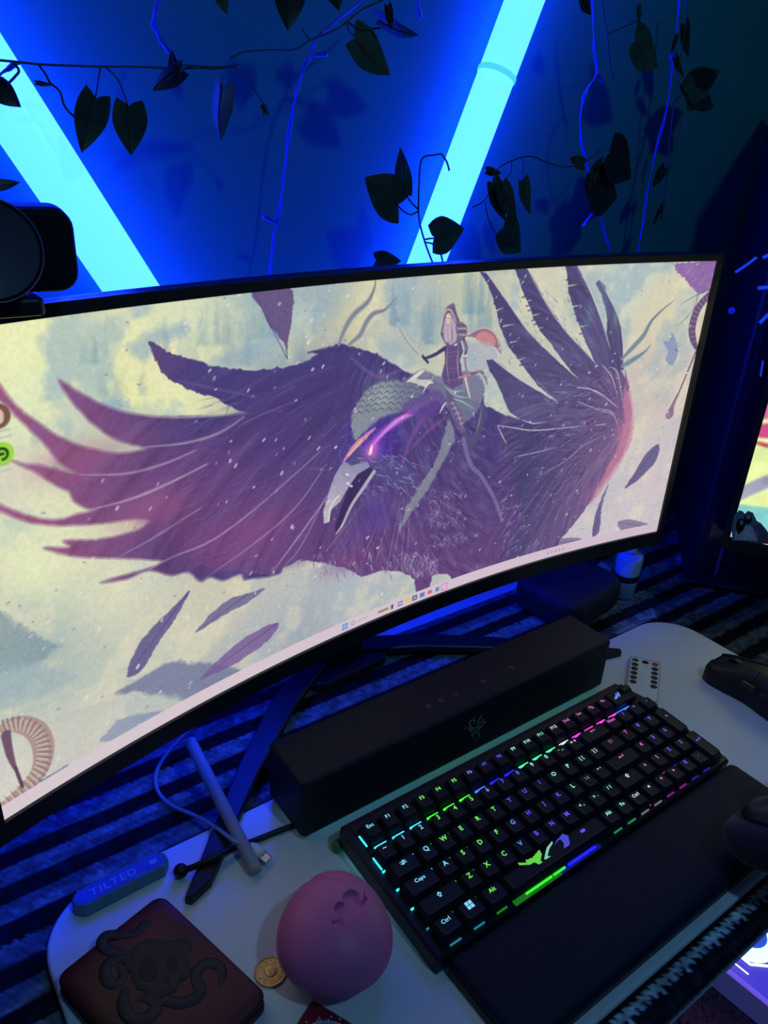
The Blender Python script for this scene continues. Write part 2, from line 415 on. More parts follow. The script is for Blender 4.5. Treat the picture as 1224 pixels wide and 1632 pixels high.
# ---- the great dark bird: left wing
IMG0 = IMG.copy()
PU, PK = (72, 62, 120), (158, 90, 130)
GW = ((330, 690), (20, 790), PK)
def wing(pts, soft=4.5, jit=.6, g=GW): fill(pts, PU, 1, soft, jit, True, g)
wing([(512,583),(457,585),(393,590),(329,580),(274,564),(238,543),(256,586),(284,613),(338,633),(389,656),(520,680)], 1.5, 3)
for i in range(24):
    x = 300+i*9; stroke([(x, 612+i*1.8), (x-24, 604+i*1.8)], [1.6, .3], (92, 74, 128), .9)
wing([(94,606),(133,629),(183,652),(238,663),(300,664),(380,660),(520,640),(520,760),(300,730),(229,714),(183,700),(151,678),(119,646)])
wing([(-40,560),(0,612),(27,646),(59,671),(101,699),(151,716),(206,721),(330,700),(330,790),(190,775),(128,757),(96,738),(73,710),(41,678),(0,640),(-50,610)])
wing([(18,734),(40,740),(69,742),(124,754),(230,750),(330,760),(300,830),(200,822),(146,813),(119,800),(110,784),(92,776),(59,754)])
wing([(-60,770),(0,803),(46,821),(91,828),(146,814),(300,790),(300,830),(229,826),(160,835),(91,838),(41,831),(0,815),(-60,790)])
wing([(103,861),(160,859),(220,844),(265,819),(420,780),(480,860),(460,898),(380,914),(330,905),(250,893),(190,890),(119,887),(70,873),(110,872)])
wing([(160,929),(197,916),(238,905),(300,880),(420,860),(450,907),(428,919),(402,922),(389,924),(383,914),(357,925),(335,920),(320,927),(300,912),(274,917),(238,909),(205,922)])
# ---- body
fill([(770,655),(870,675),(905,690),(900,760),(890,870),(800,906),(740,915),(740,700)], (84,70,118), 1, 3, 3)
fill([(500,578),(470,586),(506,566),(490,562),(540,548),(560,552),(602,565),(652,594),(700,610),(760,640),(800,660),(795,700),(818,760),(826,830),(800,900),(760,912),(721,924),(714,915),(690,915),(682,941),(664,945),(660,922),(640,912),(618,908),(600,912),(577,918),(550,905),(526,898),(500,894),(474,893),(450,908),(428,917),(330,905),(240,850),(300,760),(400,660),(430,610)],
     PU, 1, 2, 2.5, False, ((560, 600), (480, 900), (100, 70, 124)))
fill([(300,700),(460,650),(540,600),(560,700),(520,860),(440,900),(330,905),(250,860),(230,780)], (78,62,122), .75, 30, 4, True, ((520,640),(330,880),(118,72,126)))
halo((520, 640), 50, (72, 58, 112), .7); halo((440, 700), 60, (76, 58, 118), .6); halo((400, 850), 36, (136, 70, 124), .55, (1.6, .8)); halo((560, 890), 26, (120, 66, 122), .5, (1.8, .7))
halo((240, 810), 30, (168, 96, 134), .5, (1.5, .7)); halo((130, 730), 30, (166, 92, 134), .4, (1.8, .6))
# light rims between the wing quills
for pp, w, al in [([(229,713),(297,706),(350,690),(389,665)], 1.7, .55), ([(128,757),(200,755),(260,740),(312,718)], 1.7, .5), ([(146,812),(210,795),(270,770),(330,740)], 1.8, .6), ([(190,887),(240,860),(280,835),(320,810)], 1.5, .4),
    ([(210,925),(270,890),(340,860),(420,800),(510,720)], 1.5, .5), ([(320,926),(400,870),(470,810),(520,740)], 1.4, .45), ([(430,917),(480,850),(530,780)], 1.5, .6), ([(470,640),(420,660),(380,680)], 1, .3), ([(160,810),(90,826),(30,815)], 1, .25),
    ([(450,905),(480,870),(520,790)], 1, .5), ([(230,664),(300,666),(370,660)], 1, .35)]:
    stroke(pp, [w*.3, w, w*.5], (196, 180, 200), al)
random.seed(5)
def fur(n, x0, x1, y0, y1, ang, spread, L, cols, al=(.15, .5), test=None):
    for _ in range(n):
        x = random.uniform(x0, x1); y = random.uniform(y0, y1)
        if test and not test(x, y): continue
        a = math.radians(ang(x, y) if callable(ang) else ang)+random.gauss(0, spread); l = random.uniform(.5, 1)*L
        stroke([(x, y), (x+l*math.cos(a), y+l*math.sin(a))], [.9, .25], random.choice(cols), random.uniform(*al))
LP = [(140, 124, 170), (170, 160, 190), (110, 90, 150)]; DP = [(56, 40, 92), (66, 50, 104)]
fur(240, 300, 540, 620, 900, lambda x, y: 150, .25, 50, LP[:1]+DP, (.1, .3), lambda x, y: (y-600) > (400-x)*.6)
fur(90, 470, 640, 880, 915, 80, .3, 16, [(130, 80, 130), (190, 180, 200)], (.3, .7))
fur(300, 540, 830, 640, 900, lambda x, y: 100, .5, 16, LP+DP, (.15, .5))
fur(140, 640, 700, 880, 915, 95, .4, 14, [(160, 150, 180), (190, 185, 205)], (.3, .6))
fur(140, 680, 740, 780, 870, 70, .6, 12, [(160, 150, 190), (180, 170, 200)], (.25, .6))
def nz(u, v, seed):
    g = np.random.default_rng(seed).random((256, 256)); ui = np.floor(u).astype(int); vi = np.floor(v).astype(int); fu = u-ui; fv = v-vi; fu = fu*fu*(3-2*fu); fv = fv*fv*(3-2*fv)
    a = g[vi % 256, ui % 256]; b = g[vi % 256, (ui+1) % 256]; c = g[(vi+1) % 256, ui % 256]; d = g[(vi+1) % 256, (ui+1) % 256]
    return (a*(1-fu)+b*fu)*(1-fv)+(c*(1-fu)+d*fu)*fv
def radial_tex(piv, reg, aw, rw_, amp, colr, seed):
    """streaks radiating from a pivot over the bird"""
    c = scr(*piv); Yg, Xg = np.mgrid[0:CH, 0:CW]; dx = Xg-c[0]; dy = Yg-c[1]; r = np.hypot(dx, dy); a = np.arctan2(dy, dx)+.0012*r
    n = .6*nz(a*aw+40, r/rw_, seed)+.4*nz(a*aw*2.3+90, r/rw_*1.7, seed+1)
    m = np.clip(np.abs(IMG-IMG0).sum(2)*3-.3, 0, 1)*np.clip((reg(Xg, Yg)), 0, 1)
    up = np.clip((n-.55)*3, 0, 1)*m*amp; dn = np.clip((.45-n)*3, 0, 1)*m*amp*.8
    IMG[:] = IMG*(1-up[..., None])+np.array(colr)/255*up[..., None]; IMG[:] = IMG*(1-dn[..., None]*.55)
cxm = scr(545, 700)[0]; cxr = scr(800, 700)[0]
radial_tex((705, 572), lambda X, Y: (cxm-X)/60+.5, 30, 110, .26, (124, 108, 152), 5)
radial_tex((640, 480), lambda X, Y: np.minimum((X-cxm)/60+.5, (cxr-X)/50+.5), 46, 22, .34, (138, 128, 164), 15)
# crest, blue glow and flame
halo((600, 700), 40, (70, 44, 160), .75); halo((560, 730), 22, (80, 70, 150), .6)
fill([(560,668),(570,640),(590,618),(625,606),(660,612),(680,630),(665,650),(640,655),(618,662),(600,672),(580,690),(566,700)], (140,150,156), .9, 4, 3, True, ((570,660),(680,620),(110,120,140)))
halo((610, 632), 20, (170, 190, 170), .55); 
for r_ in range(6):
    for c_ in range(9):
        x = 572+c_*12+r_*3; y = 660-r_*9-6*math.sin(c_*.4)
        stroke([(x-5, y), (x, y-4), (x+5, y)], [.6, 1, .6], (86, 82, 116), .75)
fill([(540,752),(552,730),(575,716),(600,722),(640,740),(660,760),(640,775),(610,765),(585,762),(560,760)], (84,76,128), .9, 4, 4, True)
fur(120, 560, 660, 720, 790, 30, .5, 18, [(150, 150, 185), (70, 60, 140), (170, 170, 200)], (.3, .7))
fur(70, 540, 640, 680, 740, -30, .5, 20, [(90, 60, 200), (110, 90, 210), (60, 40, 130)], (.4, .8))
for pp, w, c, al in [([(590,716),(606,690),(640,668),(668,650),(706,628)], 6, (158,84,204), .6), ([(592,714),(612,690),(646,662),(680,640)], 3, (216,120,226), .75), ([(596,706),(630,672),(660,660)], 2.5, (234,160,232), .7),
   ([(640,740),(655,700),(680,660),(710,640)], 4, (140,80,170), .5), ([(650,720),(690,680),(720,660)], 3, (170,90,160), .4), ([(560,570),(600,600),(640,590)], 2, (190,130,200), .3)]:
    stroke(pp, [w*.5, w, w*.3], c, al, 5)
halo((593, 717), 13, (220, 110, 220), .8); stroke([(590,722),(593,710)], [3, 1.6], (255, 196, 180), 1); stroke([(591,720),(592,714)], 1.2, (255, 250, 215), 1)
stroke([(548,735),(562,716),(580,698),(598,682)], [1.5, 5, 1], (206, 140, 160), .95); stroke([(556,726),(576,702)], 1.4, (240, 190, 150), .9)
# beak
fill([(548,735),(560,742),(586,736),(590,744),(570,756),(556,776),(542,800),(528,812),(524,832),(517,834),(515,816),(522,790),(534,756)], (146,142,176), .97, 1.5, 1, False, ((560,740),(520,830),(196,190,196)))
fill([(590,744),(598,752),(580,776),(560,806),(545,840),(535,850),(534,838),(545,806),(556,776),(570,756)], (60,44,92), 1, 1.5, 0)
stroke([(596,752),(580,776),(560,806),(546,836),(536,850)], [3, 3.2, 2.6, 2, 1], (178,172,186), 1); stroke([(524,830),(528,806),(540,790)], 1.2, (225, 220, 215), .9)
for p in ((553,770),(558,774),(552,756)): stroke([p, (p[0]+3, p[1]+1)], 1.4, (225, 222, 230), .9)
# breast plumes of rays
for i in range(14):
    x = 540+i*10; stroke([(590+i*5, 790), (x-20, 880+random.uniform(-10, 12))], [.4, 1], random.choice([(180,150,190),(130,90,160),(110,100,190)]), .45)
halo((600, 820), 30, (88, 66, 150), .55)
# rider: cloaked figure with a blade in each hand
fill([(640,612),(672,590),(700,600),(742,590),(768,604),(770,640),(740,672),(700,640),(668,650),(684,622)], (116,114,146), .9, 3, 3, True)
fill([(640,650),(668,630),(690,622),(712,632),(700,660),(672,668)], (96,66,140), .6, 5, 3, True)
fill([(648,608),(670,590),(676,592),(664,604),(690,606),(678,618),(664,612)], (208,202,194), .9, 1.5, 1)
fill([(742,536),(758,527),(774,523),(788,531),(797,548),(799,566),(792,556),(786,552),(770,546),(756,538)], (140,100,130), .9, 1.5, .5, True)
fill([(758,538),(768,529),(782,532),(790,546),(782,553),(768,549)], (206,136,140), .85, 2, 1, True)
stroke([(742,536),(770,523),(790,534),(799,566)], [.8, 1.3, .6], (206, 180, 176), .9)
fill([(747,548),(790,556),(780,600),(760,600),(744,580)], (164,172,186), .7, 6, 3, True)
fill([(708,552),(716,548),(724,546),(734,542),(738,560),(733,574),(736,592),(738,612),(722,620),(708,614),(704,596),(709,578)], (96,78,124), 1, 1.5, 1)
fill([(706,512),(709,500),(712,490),(720,484),(724,485),(728,500),(734,514),(740,530),(734,546),(724,552),(710,550),(702,534)], (110,94,130), 1, 1.2, .8)
fill([(709,510),(713,500),(719,499),(723,508),(727,520),(730,534),(726,546),(718,550),(709,544),(706,528)], (176,158,176), 1, 1.4, 1.5)
for pp in ([(714,512),(710,530),(712,548)], [(718,514),(716,532),(720,550)], [(722,514),(724,532),(724,546)]): stroke(pp, [.4, 1, .4], (206, 190, 190), .8)
for pp in ([(712,516),(708,534)], [(720,516),(721,538),(717,550)], [(726,522),(728,540)]): stroke(pp, [.3, .8, .3], (110, 90, 126), .8)
fill([(711,503),(715,500),(718,507),(716,516),(712,517)], (226,200,176), 1, 1); stroke([(713,508),(716,508)], .5, (90,70,90), .9); stroke([(713,513),(715,513)], .5, (170,90,100), .9)
stroke([(708,502),(713,494),(720,497),(727,514)], [.5, 1, .6], (214, 196, 190), .9); stroke([(722,484),(711,491),(706,506)], .8, (150, 136, 150), .8)
fill([(727,518),(737,513),(744,522),(743,536),(735,541),(728,532)], (122,104,136), 1, 1.2, 1, True)
for k_ in range(4): stroke([(729+k_, 519+k_*5), (743-k_*.5, 519+k_*5)], .7, (204,194,200) if k_ % 2 else (74,56,94), .8)
for q in range(5): stroke([(738+q*1.4, 514+q*1.4), (740+q*1.6, 509+q*1.5)], [.8, .2], (190,176,186), .8)
stroke([(708,556),(692,566),(676,572)], [3.2, 2.6, 1.8], (72, 58, 98), 1); stroke([(682,578),(672,566)], 1.8, (70, 52, 88), 1)
stroke([(671,566),(654,548),(641,528),(631,514)], [2.2, 1.8, 1.4, .4], (190, 190, 186), 1); stroke([(668,566),(650,546),(636,522)], .5, (96, 90, 110), .8)
stroke([(738,540),(743,556),(740,570)], [2.6, 2.8, 2.2], (104, 86, 118), 1); stroke([(741,570),(742,584),(745,594)], [2.2, 2, 1.6], (140, 130, 156), 1); stroke([(737,568),(744,567)], 1.4, (220, 208, 204), .9); stroke([(739,545),(743,558)], .6, (190,176,186), .8)
for q in range(9): stroke([(710+random.uniform(0,6), 556+q*6.4), (728+random.uniform(0,6), 554+q*6.4)], [.3, .9, .3], random.choice([(170,154,168),(196,180,180),(66,50,92)]), .75)
stroke([(714,552),(712,580),(716,612)], [.4, 1, .4], (160,140,160), .7); stroke([(731,550),(729,580),(732,610)], [.4, 1.2, .4], (196,180,176), .6)
stroke([(741,600),(746,622),(752,648),(756,668)], [2.2, 1.8, 1.2, .3], (210, 190, 184), 1); stroke([(744,606),(754,652)], .4, (130, 100, 120), .9); stroke([(732,602),(754,597)], 1.4, (190, 126, 140), 1)
stroke([(752,596),(766,592),(774,604),(777,614)], [2.6, 2, 1.4, .5], (116, 92, 122), .9); stroke([(754,592),(768,590)], .7, (200,180,180), .8)
fill([(704,612),(722,620),(736,616),(748,632),(758,652),(746,658),(734,648),(720,640),(706,632)], (106,118,142), .95, 1.5, 2, True)
for pp in ([(708,616),(722,624),(740,622)], [(716,634),(736,640),(756,652)], [(712,622),(730,632),(748,634)]): stroke(pp, [.4, 1.1, .4], (176,184,190), .8)
fill([(710,622),(722,634),(734,660),(742,688),(735,692),(725,676),(714,648)], (104,90,130), 1, 1.5, 1, True); stroke([(720,640),(730,660),(737,684)], [.4,.9,.4], (196, 184, 190), .8)
for q in range(5): stroke([(716+q*4, 644+q*8), (724+q*4, 642+q*8)], .8, (184,172,186), .7)
fill([(736,690),(744,690),(754,696),(764,652),(770,634),(773,662),(763,698),(752,714),(742,708)], (84,78,118), 1, 1.5, 1, True); stroke([(768,644),(764,672),(757,696)], [.3,.8,.3], (160,154,180), .8)
for pp in ([(673,628),(682,612),(690,610)], [(700,660),(706,648),(711,642)], [(648,610),(662,600),(676,590)]): stroke(pp, [.3, 1.6, .8], (228, 222, 210), .95)
stroke([(738,700),(750,740),(768,760),(790,800),(800,830)], [4, 3.4, 3], (132, 130, 170), .6, 2)
fill([(716,668),(724,700),(704,740),(688,770),(668,800),(652,822),(636,850),(646,812),(668,776),(690,742),(706,700)], (138,142,156), .8, 2.5, 3, True)
# ---- right wing
DW = (76, 68, 116); GRW = ((800, 500), (960, 640), (98, 88, 132))
def rw(pts, jit=1.2, **k): fill(pts, DW, 1, 1.5, jit, False, GRW)
fill([(795,676),(872,672),(900,640),(930,600),(965,575),(988,586),(1000,615),(1006,650),(1004,690),(990,728),(962,768),(922,826),(882,872),(840,884),(806,902),(822,850),(836,836),(826,800),(818,760),(812,724),(796,690)], DW, 1, 2, 3, False, ((860,700),(1000,720),(128,96,140)))
rw([(764,433),(776,436),(793,460),(809,482),(826,506),(842,528),(862,550),(884,570),(905,590),(928,610),(900,660),(887,640),(858,616),(835,586),(809,550),(796,520),(790,490),(778,456)])
rw([(820,428),(840,428),(856,456),(871,485),(888,508),(904,531),(928,556),(950,580),(935,620),(910,592),(891,567),(876,546),(861,528),(850,508),(845,492),(838,478),(832,462)])
rw([(900,424),(920,422),(932,446),(943,470),(951,490),(959,512),(966,534),(972,556),(972,590),(950,582),(940,560),(930,538),(920,512),(914,492),(906,466),(904,440)])
fill([(949,452),(955,446),(963,456),(969,472),(978,488),(985,505),(990,522),(992,545),(994,590),(972,590),(968,560),(966,535),(968,510),(964,490),(958,470)], (88,92,130), 1, 1.5, 1, False, ((960,460),(985,590),(84,72,120)))
rw([(775,574),(786,573),(800,582),(812,593),(842,613),(868,630),(890,642),(930,655),(930,690),(871,674),(850,676),(832,669),(812,657),(804,640),(799,626),(790,606),(780,592)])
halo((940, 500), 12, (86, 130, 140), .5, (.7, 1.8)); halo((980, 510), 8, (100, 150, 140), .5, (.8, 1.8))
for A, B, n, c in [((790,480),(835,586),12,1),((835,470),(861,528),8,1),((906,440),(930,538),9,1)]:
    for i in range(n):
        t = (i+.5)/n; x = A[0]+(B[0]-A[0])*t; y = A[1]+(B[1]-A[1])*t; stroke([(x+9+random.uniform(-2, 5), y-3), (x-5, y+random.uniform(0, 3))], [.3, 1.1], (206, 204, 186) if i % 3 == 1 else DW, .9)
RIM = (206, 198, 204)
for pp, w, al in [([(776,436),(809,482),(842,528),(884,570),(920,602)], 1.2, .8), ([(840,428),(871,485),(904,531),(950,580)], 1.2, .7), ([(920,424),(943,470),(959,512),(972,556)], 1.2, .9), ([(955,446),(969,472),(985,505),(992,545),(993,590)], 1.2, .7),
    ([(786,573),(812,593),(842,613),(887,638)], 1.3, .95), ([(855,606),(887,640)], 2, .3), ([(832,669),(850,675),(871,672)], 1, .8), ([(793,678),(820,682),(850,686),(900,682),(934,678)], 1.2, .8), ([(793,678),(800,694),(808,708)], 1, .9), ([(820,728),(850,722),(890,712)], 1, .7),
    ([(920,618),(940,620),(960,630),(985,650)], 1.4, .8), ([(920,640),(950,652),(975,660)], 1.2, .6), ([(950,650),(975,658),(985,680)], 1.2, .6), ([(960,582),(974,600),(984,630)], 1.2, .7), ([(972,585),(984,595),(992,640)], 1.2, .7), ([(950,678),(965,676)], 1.6, .8),
    ([(820,730),(822,742)], 1, .9), ([(854,762),(900,735),(930,710),(970,690)], .9, .6)]:
    stroke(pp, [w*.5, w, w*.4], RIM, al)
radial_tex((990, 660), lambda X, Y: (X-cxr)/50+.5, 40, 40, .34, (140, 130, 166), 25)
random.seed(9)
for i in range(46):
    t = random.random(); x0 = 978-t*70+random.uniform(-14, 14); y0 = 706+t*60+random.uniform(-14, 10); L = random.uniform(40, 110)
    a = math.radians(128+random.uniform(-7, 7)); stroke([(x0, y0), (x0+L*math.cos(a), y0+L*math.sin(a))], [.4, 1.3, .3], random.choice([(196,184,196),(150,128,160),(170,120,160),(60,48,92)]), random.uniform(.35, .9))
fur(260, 880, 1000, 600, 700, 165, .3, 16, LP+DP, (.2, .5)); fur(200, 800, 930, 680, 800, 160, .25, 22, LP[:1]+DP, (.2, .45))
fur(90, 800, 960, 470, 600, 235, .15, 14, LP[:1]+DP, (.2, .4)); fur(80, 800, 860, 790, 880, 130, .3, 16, [(190,185,190),(120,110,150)], (.3, .8))
fill([(1000,605),(1008,650),(1006,700),(985,742),(955,786),(940,800),(960,760),(985,710),(996,670),(992,640)], (196,128,158), .75, 6, 2, True)
halo((990, 690), 16, (206, 124, 160), .5, (.8, 1.5)); halo((940, 790), 16, (166, 110, 150), .4)
stroke([(996,590),(1000,620)], [.6, 3], (120, 90, 130), .9)
for pp in ([(991,572),(1010,552),(1026,534),(1038,512),(1058,492),(1076,478)], [(991,584),(1008,574),(1026,562),(1038,548)]):
    stroke(pp, [2.5, 5.5, 5, 3.4, 1.5, .4], (132, 150, 160), .95); stroke(pp, [1, 1.4, .4], (92, 110, 130), .7)
for pp in ([(540,549),(552,520),(566,500),(586,482),(596,462),(599,446)], [(556,550),(574,534),(584,514),(596,500),(614,494),(632,474)]):
    stroke(pp, [2, 4, 4, 3.6, 2, .8], (142, 152, 160), .95); stroke(pp, [.6, 1, .4], (104, 98, 130), .8)
# curled horns with chains
stroke([(1130,470),(1112,492),(1103,520),(1104,540),(1110,556)], [6, 8, 8, 6.5, 3], (104, 80, 120), 1)
for i in range(12):
    t = i/11; a = math.radians(200+t*-95); cx, cy = 1142, 526
    stroke([(cx+34*math.cos(a), cy-52*math.sin(a)*-1 if False else cy+50*math.sin(-a)), (cx+42*math.cos(a), cy+58*math.sin(-a))], .8, (168, 150, 172), .6)
for i in range(22):
    t = i/21; stroke([(1110-30*t, 558+72*t), (1108-30*t, 562+72*t)], 1.5 if i % 2 else .8, (96, 76, 108), 1)
stroke([(1080,628),(1072,646),(1067,660)], [2, 4, 9], (140, 110, 142), 1); halo((1065, 662), 4, (190, 160, 180), .5)
stroke([(4,1160),(30,1153),(58,1164),(70,1190),(66,1222),(44,1252),(8,1282),(-20,1300)], [5, 9, 11, 12, 11, 9, 6, 3], (170, 148, 140), 1)
HC = catmull([(4,1160),(30,1153),(58,1164),(70,1190),(66,1222),(44,1252),(8,1282)], 4)
for i in range(1, len(HC)-1):
    t = HC[i+1]-HC[i-1]; t /= np.linalg.norm(t); nn = np.array([-t[1], t[0]])
    stroke([tuple(HC[i]-nn*11), tuple(HC[i]+nn*11)], [1.3, .5], (124, 98, 110), .7); stroke([tuple(HC[i]-nn*6+t*3), tuple(HC[i]+nn*10+t*3)], 1.2, (222, 204, 186), .5)
stroke([(10,1170),(16,1200),(24,1222)], [5, 4, 2], (112, 84, 104), 1)
for i in range(8): stroke([(25+i*1.5, 1222+i*4), (26+i*1.5, 1225+i*4)], 1.8, (92, 72, 92), 1)
# snow in the air
random.seed(21)
for i in range(420):
    c = random.random()*CW; r = random.random()*CH; s = random.choice([.7, .8, 1, 1.5]); a = random.uniform(.3, .9)
    stroke([(c, r), (c+random.uniform(.5, 3), r-random.uniform(.5, 3))], s, (226, 220, 222), a, 1.2, True)
for i in range(130):
    c = random.random()*CW; r = random.random()*CH; stroke([(c, r), (c+random.uniform(.5, 3), r+random.uniform(-1, 1))], .9, (110, 106, 120), .5, 1.2, True)
# desktop icons and taskbar
i_c = scr(4, 724); fill([(i_c[0]+11*math.cos(a), i_c[1]+11*math.sin(a)) for a in np.linspace(0, 6.2, 20)], (150, 214, 66), 1, 1.5, canvas=True)
stroke([(i_c[0]+5*math.cos(a), i_c[1]+5*math.sin(a)) for a in np.linspace(-2.4, 1.6, 10)], 1.3, (40, 70, 20), 1, canvas=True); stroke([(i_c[0]-2, i_c[1]), (i_c[0]+1, i_c[1])], 1.4, (40, 70, 20), 1, canvas=True)
i_c = scr(-2, 664); fill([(i_c[0]+11*math.cos(a), i_c[1]+11*math.sin(a)) for a in np.linspace(0, 6.2, 20)], (120, 84, 70), 1, 1.5, canvas=True)
fill([(i_c[0]+5*math.cos(a), i_c[1]+7*math.sin(a)) for a in np.linspace(0, 6.2, 20)], (214, 190, 170), 1, 1.5, canvas=True)
for (x, y) in ((0, 688), (0, 742)):
    c = scr(x, y)
    for k in range(2): stroke([(c[0]-8, c[1]+k*6), (c[0]+9, c[1]+k*6)], .9, (170, 176, 170), .6, canvas=True)
TB = CH-19
sl = (slice(TB, CH), slice(0, CW)); g = np.linspace(0, 1, CW)[None, :, None]
IMG[sl] = np.array([214, 200, 206])/255*(1-g)+np.array([206, 186, 204])/255*g
def icon(px, py, col, w=5, h=5):
    c = scr(px, py); fill([(c[0]-w, TB+9.5-h), (c[0]+w, TB+9.5-h), (c[0]+w, TB+9.5+h), (c[0]-w, TB+9.5+h)], col, .95, 1.2, canvas=True)
for i, j in ((-3, -3), (3, -3), (-3, 3), (3, 3)):
    c = scr(550, 996); fill([(c[0]+i-2.5, TB+9.5+j-2.5), (c[0]+i+2.5, TB+9.5+j-2.5), (c[0]+i+2.5, TB+9.5+j+2.5), (c[0]+i-2.5, TB+9.5+j+2.5)], (112, 150, 214), .95, 1, canvas=True)
c = scr(563, 991); stroke([(c[0]+3*math.cos(a), TB+9+3*math.sin(a)) for a in np.linspace(0, 6.3, 10)], .6, (150, 120, 130), .9, canvas=True)
stroke([(c[0]+9, TB+9.5), (c[0]+26, TB+9.5)], .9, (180, 160, 170), .7, canvas=True)
icon(611, 972, (150, 128, 100), 10, 2.2); icon(625, 967, (70, 60, 84), 2, 4); icon(638, 961, (120, 112, 170), 4.5, 4); icon(638, 961, (220, 210, 225), 2.5, 1.6); icon(650, 956, (220, 190, 110), 5, 4)
icon(661, 951, (84, 92, 130), 5, 4.5); icon(661, 951, (214, 206, 220), 2, 1.6); icon(673, 946, (92, 112, 200), 5, 4); icon(685, 942, (220, 84, 92), 4.5, 3); icon(697, 937, (96, 140, 190), 4, 4); icon(708, 933, (220, 150, 170), 7, 7); icon(708, 933, (206, 190, 236), 4, 4)
for q in range(5): icon(1010+q*8, 0, (160, 140, 160), 1.6, 2.2)
IMG[:2] *= .8; np.clip(IMG, 0, 1, out=IMG)

# ================================================================== MATERIALS OF THE THINGS
m_black = mat('black_plastic', (.010, .012, .020), .42, spec=.4, noise=.12, nscale=90, bump=.15, bscale=900)
m_black_s = mat('smooth_black_plastic', (.008, .010, .018), .25, spec=.5, noise=.1, nscale=50)
m_key = mat('keycap_plastic', (.007, .010, .023), .5, spec=.35, noise=.08, nscale=300)
m_rest = mat('wrist_rest_leatherette', (.005, .010, .026), .62, spec=.25, noise=.12, nscale=200, bump=.3, bscale=1200)
m_mat = mat('white_laminate', (.70, .72, .76), .38, spec=.4, noise=.03, nscale=25)
m_desk = mat('white_desk_paint', (.62, .68, .74), .5, noise=.05, nscale=30)
m_metal = mat('brushed_metal', (.7, .68, .66), .28, metal=1, noise=.06, nscale=200)
m_brass = mat('brass_coin', (.62, .42, .16), .36, metal=.85, noise=.25, nscale=500)
m_white = mat('white_plastic', (.72, .73, .76), .35, noise=.04, nscale=80)
m_cable_w = mat('white_cable_rubber', (.26, .30, .40), .4, noise=.05, nscale=200)
m_clear = mat('clear_blue_wire', (.05, .08, .45), .22, trans=.2, spec=.6, noise=.05, nscale=200)

# ================================================================== DESK, BLANKET, BOARD
T_ = thing('desk', 'white desk under the striped blanket, its bare back edge showing below the monitor', 'desk', (.35, .16, -.76))
obj('desk_top', *rbox(1.75, .528, .028, .01, .003, (.35, .147, -.0405)), m_desk, T_)
for x in (-.46, 1.16):
    for y in (-.06, .37): obj('leg', *rbox(.05, .05, .7195, .004, .002, (x, y, -.76)), m_desk, T_)

bx = np.arange(-.50, 1.14, .0028)
path = []
for y in np.arange(.373, -.1110, -.0022): path.append((y, -.0112))
for i in range(1, 6):
    a = PI/2*i/5; path.append((-.1115-.006*math.sin(a), -.0172+.006*math.cos(a)))
for z in np.arange(-.0195, -.0240, -.0020): path.append((-.1175, z))
path = np.array(path); ns = len(path)
seg = np.concatenate([[0], np.cumsum(np.hypot(*np.diff(path, axis=0).T))])
X = np.tile(bx, (ns, 1)); Yp = np.tile(path[:, 0][:, None], (1, len(bx))); Zp = np.tile(path[:, 1][:, None], (1, len(bx))); Sg = np.tile(seg[:, None], (1, len(bx)))
tri = np.abs(((X/.0078) % 1)-.5)*2
row = (Yp-.21)/.036; ph = (row % 1)                         # dark yarn rows at whole numbers
wav = .0026*(tri-.5)*np.clip((X-.40)*8, .15, 1)
edge = (Yp+wav*1.1-.21)/.036 % 1
light = ((edge > .26) & (edge < .76)).astype(float)
rowi = np.floor(row+.5).astype(int)
sub = (Sg/.0060) % 1; stitch = np.abs(np.sin(PI*(X/.0066+.5*(np.floor(Sg/.0060) % 2))))
bump = .0009*np.sin(PI*sub)*(.35+.65*stitch)
N1 = fbm(ns, len(bx), 3, 80, 2); N2 = vnoise(ns, len(bx), 2, 90)
colL = np.array([.17, .21, .26]); colG = np.array([.07, .095, .12]); colD = np.array([.012, .014, .022])
col = colD+light[..., None]*(colL-colD)
grey = light*((np.abs(rowi) % 3 == 1)); col = col*(1-grey[..., None])+colG*1.6*grey[..., None]
front = Yp < -.0900
zz = (Sg > seg[np.argmin(np.abs(path[:, 0]+.0955))]) & front
s0 = seg[np.argmin(np.abs(path[:, 0]+.0955))]
dz = Sg-s0
zig = zz & (dz > .0005+.0030*tri) & (dz < .0050+.0066*tri)
hem = Sg > seg[-1]-.0030-.002*tri
fc = np.where(zig[..., None], np.array([.55, .66, .70]), colD); fc = np.where((front & ~zig & (dz > .014))[..., None], np.array([.018, .024, .035]), fc)
fc = np.where(hem[..., None], np.array([.16, .17, .30]), fc)
col = np.where(front[..., None], fc, col)
col = np.where(((X > .44) & ~front)[..., None], col*(.45+.9*(vnoise(ns, len(bx), 26, 97) > .62))[..., None], col)
col = col*(.45+1.1*N2*N1*1.6)[..., None]*(.55+.45*stitch[..., None])
nrm_y = np.gradient(path[:, 1]); nrm_z = -np.gradient(path[:, 0]); nl = np.hypot(nrm_y, nrm_z)
ny_ = (nrm_y/nl)[:, None]; nz_ = (nrm_z/nl)[:, None]
amp = bump*(1+.6*light)+(N1-.5)*.0006
under = (X > -.238) & (X < .565) & (Yp < .206) & (Yp > -.088)
amp = np.where(under, 0, amp)
Pb = np.stack([X, Yp+ny_*amp+.034*np.clip((X-.50)*6, 0, 1)*np.clip((Yp-.30)/.073, 0, 1), Zp+nz_*amp+np.where(under, 0, .0012)*(Yp > -.1108)], -1)
Pb[-1, :, 2] -= .0030*(np.abs(((bx/.0098) % 1)-.5)*2); Pb[-2, :, 2] -= .0014*(np.abs(((bx/.0098) % 1)-.5)*2)
m_yarn = attr_mat('crochet_yarn', 'yarn', .95, spec=.05)
